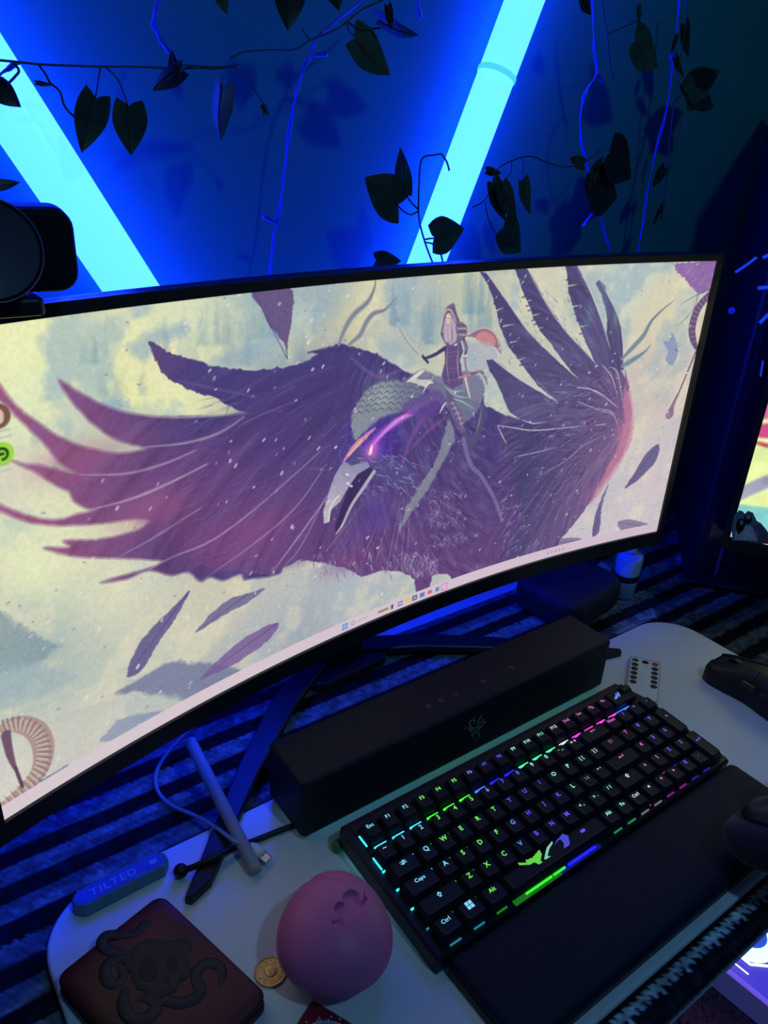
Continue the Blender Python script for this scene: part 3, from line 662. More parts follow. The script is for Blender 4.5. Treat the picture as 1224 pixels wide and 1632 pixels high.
bl = grid_obj('blanket', Pb, m_yarn, colors=np.clip(col, .002, 1), attr='yarn')
tag(bl, 'dark blanket crocheted in light and navy stripes, covering the desk with a zigzag front border', 'blanket')

# white board with rounded corners
bdx0, bdx1, bdy0, bdy1 = -.240, .568, -.0940, .212
b_ = obj('desk_board', *rbox(bdx1-bdx0, bdy1-bdy0, .008, .055, .0028, ((bdx0+bdx1)/2, (bdy0+bdy1)/2, -.008), n=12, nb=4), m_mat, smooth=False)
tag(base_origin(b_), 'thin white board with rounded corners lying on the striped blanket', 'desk mat')

# ================================================================== MAIN MONITOR
OFF = np.array([0, .09, -(MC[2]+.0095)])
mloc = mon_world(np.array([0, .09, 0])); mloc = (mloc[0], mloc[1], -.0095)
MON = thing('monitor', 'large curved ultrawide monitor showing a dark bird with a rider', 'monitor', mloc, (0, 0, MYAW))
def ml(a, off, z):
    x = (RS+off)*np.sin(a); y = (RS+off)*np.cos(a)-RS
    return np.stack([x, y*math.cos(MTILT)+z*math.sin(MTILT), -y*math.sin(MTILT)+z*math.cos(MTILT)], -1)-OFF
ss = np.linspace(-.5, .5, CW)[None, :]; tt = np.linspace(.5, -.5, CH)[:, None]
m_scr = attr_mat('display_picture', 'art', .35, emission=True, estr=1.0, spec=.3)
grid_obj('screen', mon_pt(ss+0*tt, tt+0*ss)-OFF, m_scr, MON, lin(IMG), local=True)
AH = SW/2/RS; bzs = .0075/RS; ZT, ZB = SH/2+.0080, -SH/2-.0195
def sweep(a0, a1, n, sec):   # sec: list of (off,z)
    return loft([np.array([ml(a, o, z) for o, z in sec]) for a in np.linspace(a0, a1, n)])
fr = [sweep(-AH-bzs, AH+bzs, 60, [(-.003, SH/2), (-.003, ZT-.001), (-.002, ZT), (.010, ZT), (.010, SH/2)]),
      sweep(-AH-bzs, AH+bzs, 60, [(-.003, ZB+.0015), (-.003, -SH/2), (.010, -SH/2), (.010, ZB), (-.0015, ZB)]),
      sweep(-AH-bzs, -AH, 2, [(-.003, -SH/2), (-.003, SH/2), (.010, SH/2), (.010, -SH/2)]),
      sweep(AH, AH+bzs, 2, [(-.003, -SH/2), (-.003, SH/2), (.010, SH/2), (.010, -SH/2)])]
obj('bezel', *join(*fr), m_black, MON, local=True)
hs = []
for i, a in enumerate(np.linspace(-AH-bzs, AH+bzs, 41)):
    u = abs(i-20)/20; d = .016+.026*(1-u**2)
    hs.append(np.array([ml(a, .0012, ZB), ml(a, .0012, ZT), ml(a, .012, ZT), ml(a, d, ZT-.035), ml(a, d, ZB+.045), ml(a, .012, ZB)]))
obj('rear_housing', *loft(hs), m_black, MON, local=True)
# stand: column, hub and two long flat legs
obj('stand_column', *rbox(.06, .022, .22, .008, .002, (0, .003, .012)), m_black, MON, local=True)
def tolocal(P):
    P = np.asarray(P, float)-np.array(mloc); c, s = math.cos(-MYAW), math.sin(-MYAW)
    return np.stack([P[:, 0]*c-P[:, 1]*s, P[:, 0]*s+P[:, 1]*c, P[:, 2]], 1)
legw = [(-.137, .153), (-.133, .149), (-.113, .156), (-.074, .194), (-.026, .241), (.054, .308), (.125, .352), (.105, .372), (.031, .324), (-.035, .262), (-.080, .214)]
LL = tolocal([(x, y, 0) for x, y in legw])[:, :2]
for sg in (-1, 1):
    P2 = LL*np.array([-sg, 1]) if sg == 1 else LL
    P2 = LL if sg == -1 else LL*np.array([-1, 1])
    obj('leg', *prism(P2, .0100, .0180, .0015), m_black, MON, local=True)
obj('stand_hub', *rbox(.11, .050, .012, .018, .002, (0, -.005, .0005)), m_black, MON, local=True)

# ================================================================== WEBCAM
wc = np.array([-.1975, .183, .4965])
WEB = thing('webcam', 'black webcam with a large round face clipped on top of the monitor', 'webcam', (wc[0], wc[1]+.03, .462))
ax = np.array([-.14, -.98, .12]); ax /= np.linalg.norm(ax); ux, uy = frame_of(ax)
prof = [(.0005, 0), (.024, 0), (.0265, .001), (.0283, .004), (.0290, .009), (.0288, .0095), (.0282, .0102), (.0270, .0102), (.0262, .0090), (.012, .0085), (.0115, .0070), (.0005, .0070)]
obj('face_ring', *xf(lathe(prof, k=56), basis(ux*.86, uy*.86, ax, wc)), mat('webcam_matt_black', (.006, .008, .018), .7, spec=.15, noise=.05, nscale=50), WEB, smooth=False)
obj('lens', *xf(lathe([(.0005, .0071), (.009, .0071), (.0085, .0085), (.005, .0095), (.0005, .0100)], k=24), basis(ux, uy, ax, wc)), mat('lens_glass', (.004, .005, .012), .3), WEB, smooth=True)
obj('ring_trim', *xf(lathe([(.0281, .0098), (.0286, .0104), (.0291, .0098), (.0286, .0092)], k=56), basis(ux*.86, uy*.86, ax, wc)), mat('grey_trim_ring', (.09, .09, .12), .35), WEB, smooth=True)
bw = xf(rbox(.088, .044, .030, .011, .004, (0, 0, 0), n=6), basis((.985, -.17, 0), (0, 0, 1), (.17, .985, 0), (-.1945, .202, .4930)))
bw = (bw[0], [tuple(reversed(f)) for f in bw[1]])
obj('body', *bw, bpy.data.materials['webcam_matt_black'], WEB)
obj('clip', *rbox(.050, .048, .010, .004, .002, (-.195, .222, .4585)), m_black, WEB)
obj('clip_neck', *rbox(.026, .016, .016, .004, .002, (-.190, .208, .461)), m_black, WEB)

# ================================================================== SOUNDBAR
SBX, SBY, SBWID, SBD, SBH = -.030, .152, .398, .063, .0675
SB = thing('soundbar', 'long black soundbar below the monitor with a dim three-snake emblem on its front', 'speaker', (SBX+SBWID/2, SBY+SBD/2, .0))
obj('body', *rbox(SBWID, SBD, SBH-.004, .006, .0045, (SBX+SBWID/2, SBY+SBD/2, .004), nb=4), mat('soundbar_shell', (.008, .011, .024), .55, spec=.3, noise=.1, nscale=120, bump=.3, bscale=1500), SB)
GLOW = {'c': s255(70, 190, 210), 'g': s255(70, 220, 130), 't': s255(40, 200, 190), 'b': s255(30, 80, 255)}
mg = {k_: glow('underglow_'+k_, v, 4.0) for k_, v in GLOW.items()}
seq = ['c', 'c', 't', 't', 'g', 'g', 'g', 't', 'g', 'g', 't', 'g']
for i, c_ in enumerate(seq):
    w = (SBWID-.02)/len(seq); x = SBX+.01+w*(i+.5)
    obj('underglow_light', *rbox(w*.96, .006, .0022, .001, .0003, (x, SBY+.017, .0017)), mg[c_], SB)
for x, c_ in ((SBX+.015, 'c'), (SBX+SBWID-.015, 'b')):
    obj('underglow_light', *rbox(.004, SBD-.044, .0022, .001, .0003, (x, SBY+SBD/2+.004, .0017)), mg[c_], SB)
for x in (SBX+.045, SBX+SBWID-.045): obj('foot', *rbox(.03, SBD-.032, .0045, .004, .0008, (x, SBY+SBD/2+.004, 0)), m_black, SB)
# emblem: three intertwined snakes
ctr = ony(757, 1160, SBY); fx_ = lambda px, py: ony(px, py, SBY-.0006)
m_emb = mat('emblem_grey_green', (.12, .22, .22), .4)
em = []
for pp, r in [([(757,1178),(752,1170),(756,1163),(762,1157),(762,1150),(766,1143),(768,1139)], [.0004,.0014,.0018,.0016,.0012,.0009,.0003]),
              ([(759,1181),(763,1172),(760,1165),(752,1160),(748,1153),(753,1147),(758,1144)], [.0003,.0012,.0017,.0018,.0014,.0010,.0003]),
              ([(738,1162),(745,1160),(750,1164),(757,1168),(765,1160),(770,1153),(775,1150)], [.0003,.0008,.0014,.0016,.0014,.0009,.0003]),
              ([(752,1147),(757,1150),(754,1155)], [.0003,.0012,.0004]), ([(766,1143),(770,1148),(764,1152)], [.0003,.0010,.0004])]:
    V, F = tube([fx_(*p) for p in pp], np.array(r)*.9, 6, 4); V[:, 1] = np.clip(V[:, 1], SBY-.0009, None); em.append((V, F))
obj('emblem', *join(*em), m_emb, SB, label='dim grey-green three-snake emblem')
for i, (px, py) in enumerate([(683,1126),(703,1117),(725,1108),(770,1086),(815,1064)]):
    c = onz(px, py, SBH)
    obj('touch_button', *lathe([(.0004, .0), (.0032, 0), (.0030, .0004), (.0004, .0004)], (c[0], c[1], SBH), 14), mat('button_mark', (.03, .03, .045), .4) if i == 0 else bpy.data.materials['button_mark'], SB)

# ================================================================== KEYBOARD
U = .01905; SL = .06
KB = thing('keyboard', 'black mechanical keyboard with rainbow backlit keys on the white board', 'keyboard', (0, 0, .0), (math.atan(SL), 0, 0))
KW, KD = 19*U, 6.75*U
outl = [(-.007, -.004), (KW+.006, -.004), (KW+.008, .0), (KW+.008, KD-.030), (KW-.004, KD+.004), (-.004, KD+.004), (-.008, KD), (-.008, .0)]
obj('case', *prism(outl, .0012, .0185, .002), m_black, KB, local=True)
m_plate = mat('key_plate', (.02, .022, .03), .35, metal=.4, noise=.1, nscale=200)
obj('plate', *rbox(KW-.002, KD-.003, .0012, .002, .0003, (KW/2, KD/2, .0183)), m_plate, KB, local=True)
for x in (.03, KW-.03): obj('foot', *rbox(.03, .012, .0065, .003, .001, (x, KD-.012, -.0062)), m_black, KB, local=True)
HUE = {'cy': (135, 225, 255), 'gr': (125, 255, 90), 'bl': (90, 90, 255), 'lb': (110, 150, 255), 'mi': (160, 255, 205), 'wh': (235, 225, 235), 'pk': (216, 110, 200), 'vi': (120, 90, 255), 'mg': (230, 60, 240)}
m_leg = {k_: glow('legend_'+k_, s255(*v), .9) for k_, v in HUE.items()}
HL = {'cy': (60, 210, 240), 'gr': (55, 225, 45), 'bl': (30, 30, 255), 'lb': (60, 110, 255), 'mi': (70, 240, 150), 'wh': (200, 200, 205), 'pk': (225, 60, 210), 'vi': (70, 50, 255), 'mg': (235, 40, 240)}
m_led = {k_: glow('backlight_'+k_, s255(*v), 1.5) for k_, v in HL.items()}
m_dim = {k_: glow('dim_backlight_'+k_, s255(*v), .30) for k_, v in HL.items()}
def hue(x, r):
    if r == 5:
        return 'cy' if x < 2.4 else 'gr' if x < 5.4 else 'lb' if x < 6.2 else 'bl' if x < 8.3 else 'mi' if x < 11.4 else 'wh' if x < 12.3 else 'pk'
    if x < 2.6: return 'cy'
    if x < (6.1 if r > 1 else 5.4): return 'gr'
    if x < (6.9 if r > 1 else 6.2): return 'lb'
    if x < 9.4: return 'bl'
    if x < 12.3: return 'mi'
    if x < 13.1: return 'wh'
    if x < 14.2: return 'pk' if r > 1 else 'wh'
    if x < 16.0: return 'pk'
    return 'vi'
def arrow2(kind):
    A = {'left': [(-1, 0), (-.3, .6), (-.3, .2), (1, .2), (1, -.2), (-.3, -.2), (-.3, -.6)],
         'up': [(0, 1), (.9, .1), (.4, .1), (.4, -.7), (-.4, -.7), (-.4, .1), (-.9, .1)]}
    return A[kind]
def glyph(L, s=1.0):
    """legend L -> verts, faces centred on origin in the key-top plane"""
    t = .0002
    if L == 'WIN': return join(*[prism([(x-.0014, y-.0014), (x+.0014, y-.0014), (x+.0014, y+.0014), (x-.0014, y+.0014)], 0, t) for x in (-.0017, .0017) for y in (-.0017, .0017)])
    if L == 'TAB': return join(prism([(-.003, .001), (.0, .001), (.0, .002), (.003, .0008), (.0, -.0002), (0, .0006), (-.003, .0006)], 0, t), prism([(.003, -.0012), (0, -.0012), (0, -.0022), (-.003, -.001), (0, 0), (0, -.0006), (.003, -.0006)], 0, t))
    if L in ('BK', 'ENT'):
        P = [(-.0035, 0), (-.0015, .0013), (-.0015, .0004), (.0035, .0004), (.0035, -.0004), (-.0015, -.0004), (-.0015, -.0013)]
        r = [prism(P, 0, t)]
        if L == 'ENT': r.append(prism([(.0028, .0004), (.0035, .0004), (.0035, .0018), (.0028, .0018)], 0, t))
        return join(*r)
    if L == 'SH':
        o = np.array(arrow2('up'))*.0026; i_ = inset_poly(o, .0007) if False else o*.5
        n = len(o); V = np.concatenate([ring3(o, 0), ring3(o, t), ring3(i_, t), ring3(i_, 0)]); F = []
        for a in range(n):
            b = (a+1) % n; F += [(a, b, n+b, n+a), (n+a, n+b, 2*n+b, 2*n+a), (2*n+a, 2*n+b, 3*n+b, 3*n+a)]
        return V, F
    if L in ('^', '<', 'v', '>'):
        k = {'^': 0, '<': PI/2, 'v': PI, '>': -PI/2}[L]
        P = np.array([(0, .0016), (.0015, -.0010), (-.0015, -.0010)]); c, s_ = math.cos(k), math.sin(k)
        return prism(np.stack([P[:, 0]*c-P[:, 1]*s_, P[:, 0]*s_+P[:, 1]*c], 1), 0, t)
    if L == 'SPC': return prism(rrect(.0052, .0026, .0008, 3), 0, t)
    size = .0054 if len(L) <= 1 else .0042 if len(L) <= 3 else .0040
    V, F = text_mesh(L, size*1.15, .0001, 1.1)
    return V+np.array([0, 0, .0001]), F
def keycap(w, d, h=.0085):
    W, D = w-.0011, d-.0011
    rings = [ring3(rrect(W, D, .0012, 3), 0), ring3(rrect(W, D, .0012, 3), .0012)]
    rings += [ring3(rrect(W-.0046, D-.0040, .0020, 3)+np.array([0, .0006]), h-.0008), ring3(rrect(W-.0056, D-.0050, .0020, 3)+np.array([0, .0006]), h), ring3(rrect(W-.0090, D-.0084, .0016, 3)+np.array([0, .0006]), h-.00035)]
    return loft(rings)
_kc = {}
KZ = .0205
def add_key(x, y, w, d, L, hu, led=None, name='key', dim=False):
    k_ = (round(w, 4), round(d, 4))
    if k_ not in _kc:
        V, F = keycap(w, d); me = bpy.data.meshes.new('keycap'); me.from_pydata([tuple(v) for v in V], [], F); me.materials.append(m_key); _kc[k_] = me
    o = bpy.data.objects.new(name, _kc[k_]); COL.objects.link(o); o.parent = KB; o.location = (x, y, KZ)
    if L:
        V, F = glyph(L); obj('legend', V+np.array([0, .0036 if d < .03 else .006, .0085-.00022]), F, m_leg[hu], o, local=True)
    if led:
        parts = [rbox(a, b, .0012, .0004, .0002, (cx, cy, -.0009)) for cx, cy, a, b in led]
        obj('backlight', *join(*parts), (m_dim if dim else m_led)[hu], o, local=True)
    return o
R1 = ['~', '1', '2', '3', '4', '5', '6', '7', '8', '9', '0', '- _', '= +']; R2 = list('QWERTYUIOP')+['[ {', '] }']; R3 = list('ASDFGHJKL')+[': ;', '" \'']; R4 = list('ZXCVBNM')+['< ,', '> .', '/ ?']
def ledc(w, r): # small light at the back left corner of the key
    return [(-w/2+.0004, .0095, .0032, .0016)]
gapF = .247*U
for i in range(17):
    x = (.60305+i*.98026)*U; L = ['Esc']+['F%d' % q for q in range(1, 13)]+['Del', 'Ins', 'Pg', 'Ps']
    xi_ = .5+i
    led = [(.001, -.0095-gapF/2+.0002, .0125, .0019)]
    if i == 0: led.append((-.0095, -.001, .0014, .012))
    add_key(x, (5.5+.254)*U, .98*U, U, L[i], hue(i, 5), led)
def rowkeys(r, keys):
    y = (r+.5)*U
    for x, w, L in keys:
        led = ledc(w*U, r) if r < 4 else None
        hu = hue(x, r)
        if r == 4 and x < 1: led = [(-.0095, -.001, .0014, .013)]
        if r == 0:
            led = [(0, -.0099, min(w*U*.55, .011), .0012)]+([(-w*U/2+.0004, .0095, .0028, .0014)] if x > 10 or x < 4 else [])
            if 4 < x < 9: led = [(-.034, .0098, .012, .0012)]
        add_key(x*U, y, w*U, U, L, hu, led, dim=(r == 0))
rowkeys(4, [(.5+i, 1, R1[i]) for i in range(13)]+[(14, 2, 'BK'), (15.5, 1, 'Num'), (16.5, 1, '/'), (17.5, 1, '*'), (18.5, 1, '-')])
rowkeys(3, [(.75, 1.5, 'TAB')]+[(2+i, 1, R2[i]) for i in range(12)]+[(14.25, 1.5, '| \\'), (15.5, 1, '7'), (16.5, 1, '8'), (17.5, 1, '9')])
rowkeys(2, [(.875, 1.75, 'Caps')]+[(2.25+i, 1, R3[i]) for i in range(11)]+[(13.875, 2.25, 'ENT'), (15.5, 1, '4'), (16.5, 1, '5'), (17.5, 1, '6')])
rowkeys(1, [(1.125, 2.25, 'SH')]+[(2.75+i, 1, R4[i]) for i in range(10)]+[(13.125, 1.75, 'SH'), (14.5, 1, '^'), (15.5, 1, '1'), (16.5, 1, '2'), (17.5, 1, '3')])
rowkeys(0, [(.625, 1.25, 'Ctrl'), (1.875, 1.25, 'WIN'), (3.125, 1.25, 'Alt'), (10.5, 1, 'Alt'), (11.5, 1, 'Fn'), (12.5, 1, 'Ctrl'), (13.5, 1, '<'), (14.5, 1, 'v'), (15.5, 1, '>'), (16.5, 1, '0'), (17.5, 1, '.')])
for y0, L in ((3, '+'), (1, 'ENT')): add_key(18.5*U, y0*U, U, 2*U, L, 'vi')
sp = add_key(6.875*U, .5*U, 6.25*U, U, None, 'gr')
# space bar: lined emblem and bar mark
def sb_pt(px, py):
    return onplane(px, py, (0, 0, .0300), (0, -SL, 1))
def splocal(px, py):
    p = sb_pt(px, py); a = math.atan(SL); y = p[1]*math.cos(a)+p[2]*math.sin(a); z = -p[1]*math.sin(a)+p[2]*math.cos(a)
    return (p[0]-6.875*U, y-.5*U)
def hatched(pxs, mt, name):
    P = np.array([splocal(*p) for p in pxs]); y = P[:, 1].min(); out = []
    while y < P[:, 1].max():
        xs = []
        for i in range(len(P)):
            a, b = P[i], P[(i+1) % len(P)]
            if (a[1] > y) != (b[1] > y): xs.append(a[0]+(b[0]-a[0])*(y-a[1])/(b[1]-a[1]))
        xs.sort()
        for q in range(0, len(xs)-1, 2):
            if xs[q+1]-xs[q] > .0002: out.append(prism([(xs[q], y), (xs[q+1], y), (xs[q+1], y+.00042), (xs[q], y+.00042)], .00835, .00855))
        y += .00075
    if out: obj(name, *join(*out), mt, sp, local=True)
hatched([(838,1370),(849,1366),(860,1353),(864,1360),(862,1371),(866,1373),(861,1377),(852,1373),(845,1377),(828,1378),(826,1374),(840,1374)], m_leg['gr'], 'emblem')
hatched([(868,1368),(872,1350),(880,1340),(882,1342),(876,1352),(873,1364),(880,1363),(872,1369)], m_leg['mi'], 'emblem')
hatched([(888,1338),(897,1328),(906,1331),(909,1344),(900,1352),(899,1342),(893,1336),(884,1346)], m_leg['bl'], 'emblem')
V, F = glyph('SPC'); obj('legend', V+np.array([.0345, .003, .0083]), F, m_leg['bl'], sp, local=True)
obj('backlight', *join(rbox(.030, .0016, .0012, .0004, .0002, (-.030, -.0099, -.0015)), rbox(.014, .0016, .0012, .0004, .0002, (-.006, -.0099, -.0015))), m_led['gr'], sp, local=True)
obj('backlight', *rbox(.034, .0022, .0012, .0004, .0002, (.022, -.0099, -.0015)), m_led['bl'], sp, local=True)
for x, w, c_ in ((5.2, 2.8, 'gr'), (7.9, 2.6, 'bl')):  # key light cast on the case lip, imitated by dim emissive bands
    obj('cast_glow_band', *rbox(w*U, .0050, .0008, .0004, .0002, (x*U, -.0010, .0183)), mat('cast_glow_band_'+c_, (.02, .02, .03), .5, emit=s255(*HL[c_]), estr=.20 if c_ in ('gr', 'bl') else .03), KB, local=True)
for y0 in (.02, .05, .08, .11): obj('underglow_light', *rbox(.004, .026, .0010, .0004, .0002, (.004, y0, .0002)), mg['c'], KB, local=True)
# magenta light channel between the letter block and the number block
for y0 in (4.5, 3.5, 2.5): obj('light_channel', *rbox(.0016, .0125, .0016, .0004, .0002, (15.0*U, y0*U, .0198)), m_led['mg'], KB, local=True)
for x0, y0 in ((14.0, 1.45), (13.0, .3)): obj('light_channel', *rbox(.0016, .0090, .0016, .0004, .0002, (x0*U, y0*U, .0198)), m_led['mg'], KB, local=True)
obj('light_channel', *rbox(.012, .0016, .0016, .0004, .0002, (15.6*U, 1.0*U, .0198)), m_led['pk'], KB, local=True)
obj('light_channel', *rbox(.010, .0016, .0016, .0004, .0002, (16.4*U, 1.0*U, .0198)), m_led['vi'], KB, local=True)
# emblem plate and roller at the back right
yb = (5.5+.247)*U
pl_ = obj('emblem_plate', *rbox(1.75*U, U*.98, .0100, .003, .0012, (17.62*U, yb, .0190)), m_key, KB, local=True)
ey = [[(-.0075,-.0025),(-.0045,-.0030),(-.0008,-.0022),(-.0010,-.0008),(-.0040,-.0012)], [(-.0050,-.0004),(-.0015,.0004),(.0008,.0034),(.0010,.0010),(-.0010,-.0008),(-.0040,-.0010)],
      [(.0008,-.0024),(.0024,-.0022),(.0052,.0016),(.0048,.0034),(.0030,.0036),(.0036,.0016),(.0022,-.0004),(.0016,.0022),(.0008,.0004)]]
obj('emblem', *join(*[prism(np.array(p)+np.array([17.35*U, yb+.001]), .0289, .02925) for p in ey]), m_leg['lb'], KB, local=True, label='glowing blue eye emblem')
V, F = lathe([(.0005, -.006), (.0048, -.006), (.0052, -.005), (.0052, .005), (.0048, .006), (.0005, .006)], k=28)
obj('volume_roller', *xf((V, F), [[0, 0, 1, 18.15*U], [0, 1, 0, yb+.003], [-1, 0, 0, .0270], [0, 0, 0, 1]]), m_black, KB, local=True)
obj('backlight', *rbox(.020, .0019, .0014, .0004, .0002, (17.2*U, yb-.0117, .0198)), m_led['lb'], KB, local=True)

# ================================================================== WRIST REST
wr0 = .0; wr1 = onz(1165, 1208, .02)[0]
WR = thing('wrist_rest', 'soft black wrist rest lying in front of the keyboard', 'wrist rest', ((wr0+wr1)/2, -.049, 0))
rg = []
for ins, z in ((.0008, 0), (0, .001), (0, .008), (.0015, .0092)): rg.append(ring3(rrect(wr1-wr0-2*ins, .0795-2*ins, .005, 4)+np.array([(wr0+wr1)/2, -.0465]), z))
obj('base', *loft(rg), m_black, WR)
rg = [ring3(rrect(wr1-wr0-.001-2*i_, .0785-2*i_, .006, 4)+np.array([(wr0+wr1)/2, -.0465]), z) for i_, z in ((.0006, .0088), (0, .0105), (0, .014), (.0012, .0166), (.004, .0184), (.009, .0192), (.02, .0195))]
obj('cushion', *loft(rg), m_rest, WR, smooth=True)

# ================================================================== SQUEEZE TOY EGG
ec = np.array([*onz(534, 1484, .0315)[:2], .0315]); va = ec-CPOS; va[2] = 0; va /= np.linalg.norm(va); vb = np.array([va[1], -va[0], 0])
ni, nj = 300, 420
th = np.linspace(.003, PI-.003, ni)[:, None]; ph_ = np.linspace(0, 2*PI, nj)[None, :]
lx = np.sin(th)*np.cos(ph_); ly = np.sin(th)*np.sin(ph_); lz = np.cos(th)+0*ph_
tap = 1-.13*ly
ux_ = lx*.0420*tap; uy_ = ly*.0455; uz_ = lz*.0320*(1-.06*lx)
uz_ = np.where(uz_ < -.028, -.028-(uz_+.028)*-.15, uz_)
dent = .0022*np.exp(-((ly-.55+.25*lx)**2/.006+(lz-.62)**2/.12))*(lx < .3)
nrm = np.stack([lx/.0475, ly/.0535, lz/.0365], -1); nrm /= np.linalg.norm(nrm, axis=-1, keepdims=True)
Pl = np.stack([ux_, uy_, uz_], -1)-nrm*dent[..., None]
W3 = ec+Pl[..., 0:1]*vb+Pl[..., 1:2]*va+Pl[..., 2:3]*np.array([0, 0, 1])
N3 = nrm[..., 0:1]*vb+nrm[..., 1:2]*va+nrm[..., 2:3]*np.array([0, 0, 1])
Qc = (W3-CPOS) @ CR.T; qx = 612+FPX*Qc[..., 0]/Qc[..., 2]; qy = 816+FPX*Qc[..., 1]/Qc[..., 2]
imp = np.array([(527,1467),(533,1468),(541,1466),(543,1460),(536,1455),(532,1447),(535,1440),(541,1437),(548,1438),(546,1430),(549,1423),(556,1418),(564,1418),(572,1423),(575,1431),(576,1437),(580,1432),(581,1420),(584,1429),(587,1432),(583,1436),(581,1442),(582,1447),(575,1447),(575,1454),(567,1455),(567,1463),(559,1461),(555,1471),(549,1467),(544,1477),(541,1472),(534,1471),(529,1473),(531,1470)], float)
ins = np.zeros(qx.shape, bool); dm = np.full(qx.shape, 1e9)
for i in range(len(imp)):
    a, b = imp[i], imp[(i+1) % len(imp)]; ins ^= ((a[1] > qy) != (b[1] > qy)) & (qx < (b[0]-a[0])*(qy-a[1])/((b[1]-a[1]) or 1e-9)+a[0])
    ab = b-a; t = np.clip(((qx-a[0])*ab[0]+(qy-a[1])*ab[1])/(ab@ab), 0, 1); dm = np.minimum(dm, np.hypot(qx-a[0]-t*ab[0], qy-a[1]-t*ab[1]))
facing = ((CPOS-W3)*N3).sum(-1) > 0
dep = np.clip(np.where(ins, dm, -dm)/1.0+.4, 0, 1)*.0032*facing
W3 = W3-N3*dep[..., None]
W3[..., 2] = np.maximum(W3[..., 2], .0004)
EG = grid_obj('squeeze_ball', W3[::-1], mat('pink_silicone', (.62, .16, .36), .45, spec=.35, sss=.08, noise=.05, nscale=30))
tag(base_origin(EG), 'pink egg-shaped rubber squeeze toy with a pressed-in heart shape', 'squeeze toy')

# ================================================================== WALLET
wl = [onz(*p, .017) for p in [(85, 1555), (256, 1420), (432, 1580)]]
cx_ = (wl[0]+wl[2])/2; ex = wl[1]-wl[0]; yaw_w = math.atan2(ex[1], ex[0]); Lx = np.linalg.norm(ex); Ly = np.linalg.norm(wl[2]-wl[1])
c, s = math.cos(yaw_w), math.sin(yaw_w); d_ = wl[2]-wl[1]; Lyp = abs(-d_[0]*s+d_[1]*c)
wcen = (wl[0]+wl[1])/2+np.array([s, -c, 0])*Lyp/2
WL = thing('wallet', 'dark red-brown leather wallet embossed with a skull and snakes', 'wallet', (wcen[0], wcen[1], 0), (0, 0, yaw_w))
m_lea = mat('red_brown_leather', (.085, .014, .016), .42, spec=.45, noise=.5, nscale=22, bump=.35, bscale=900)
m_lea2 = mat('dark_leather_edge', (.02, .008, .012), .6, noise=.2, nscale=100)
obj('back_cover', *rbox(Lx, Lyp, .006, .008, .0016, (0, 0, .0003), nb=3), m_lea, WL, local=True)
obj('card_pockets', *rbox(Lx-.004, Lyp-.003, .006, .006, .0008, (0, .0008, .0058)), m_lea2, WL, local=True)
rg = []
for i_, z in ((.0012, .0112), (.0002, .0122), (0, .0135), (.0008, .0150), (.003, .0162), (.010, .0169), (.02, .0172)): rg.append(ring3(rrect(Lx-2*i_, Lyp-2*i_, .009, 6), z))
obj('front_cover', *loft(rg), m_lea, WL, smooth=True, local=True)
def wpt(zx, zy, z=.0171):   # point given in the 2.78x enlargement of the wallet corner
    p = onz(zx/2.782, 1380+zy/2.782, z)-np.array([wcen[0], wcen[1], 0]); return np.array([p[0]*c+p[1]*s, -p[0]*s+p[1]*c, z])
m_emb2 = mat('embossed_dark_leather', (.030, .020, .026), .5, noise=.3, nscale=120, bump=.6, bscale=900)
sk = np.array([wpt(*p)[:2] for p in [(575,380),(600,345),(650,325),(710,322),(770,335),(820,370),(838,420),(850,465),(835,500),(800,520),(780,560),(740,575),(700,590),(660,580),(640,560),(605,550),(585,510),(570,450)]])
obj('skull_relief', *loft([ring3(sk, .0168), ring3(inset_poly(sk, .0006), .0177), ring3(inset_poly(sk, .004), .0182)]), m_emb2, WL, local=True, smooth=False, label='embossed skull')
for (zx, zy, rx, ry, an) in ((658, 462, .0095, .0068, 1.2), (764, 436, .0065, .0040, 1.3), (742, 505, .003, .002, 1)):
    p0 = wpt(zx, zy); P2 = [(p0[0]+rx*math.cos(a)*math.cos(an)-ry*math.sin(a)*math.sin(an), p0[1]+rx*math.cos(a)*math.sin(an)+ry*math.sin(a)*math.cos(an)) for a in np.linspace(0, 2*PI, 20, endpoint=False)]
    obj('eye_socket' if rx > .004 else 'nose_hole', *prism(P2, .0170, .0184), m_lea2, WL, local=True)
for pp, r in [([(680,255),(640,262),(600,300),(530,305),(470,310),(452,345),(480,375),(540,385),(585,378)], [.0012,.0042,.0038,.0040,.0044,.0044,.0042,.0036,.001]),
              ([(585,470),(560,415),(510,415),(472,445),(470,500),(510,525),(545,495),(530,455),(500,460)], [.003,.0046,.005,.005,.005,.0046,.004,.003,.001]),
              ([(560,540),(545,590),(560,650),(615,685),(675,660),(690,610),(640,585),(600,610)], [.003,.0044,.0052,.0056,.0056,.005,.004,.001]),
              ([(700,600),(740,600),(800,608),(860,590),(890,550),(870,500),(880,455),(930,430),(975,450),(985,500),(950,560)], [.002,.0044,.005,.0052,.005,.0048,.0046,.0044,.004,.003,.0008]),
              ([(745,350),(800,345),(830,370),(820,400)], [.002,.0044,.0038,.002])]:
    V, F = tube([wpt(*p) for p in pp], r, 8, 5); V[:, 2] = .0168+(V[:, 2]-.0171)*.26
    obj('snake_relief', V, F, m_emb2, WL, local=True, smooth=True)

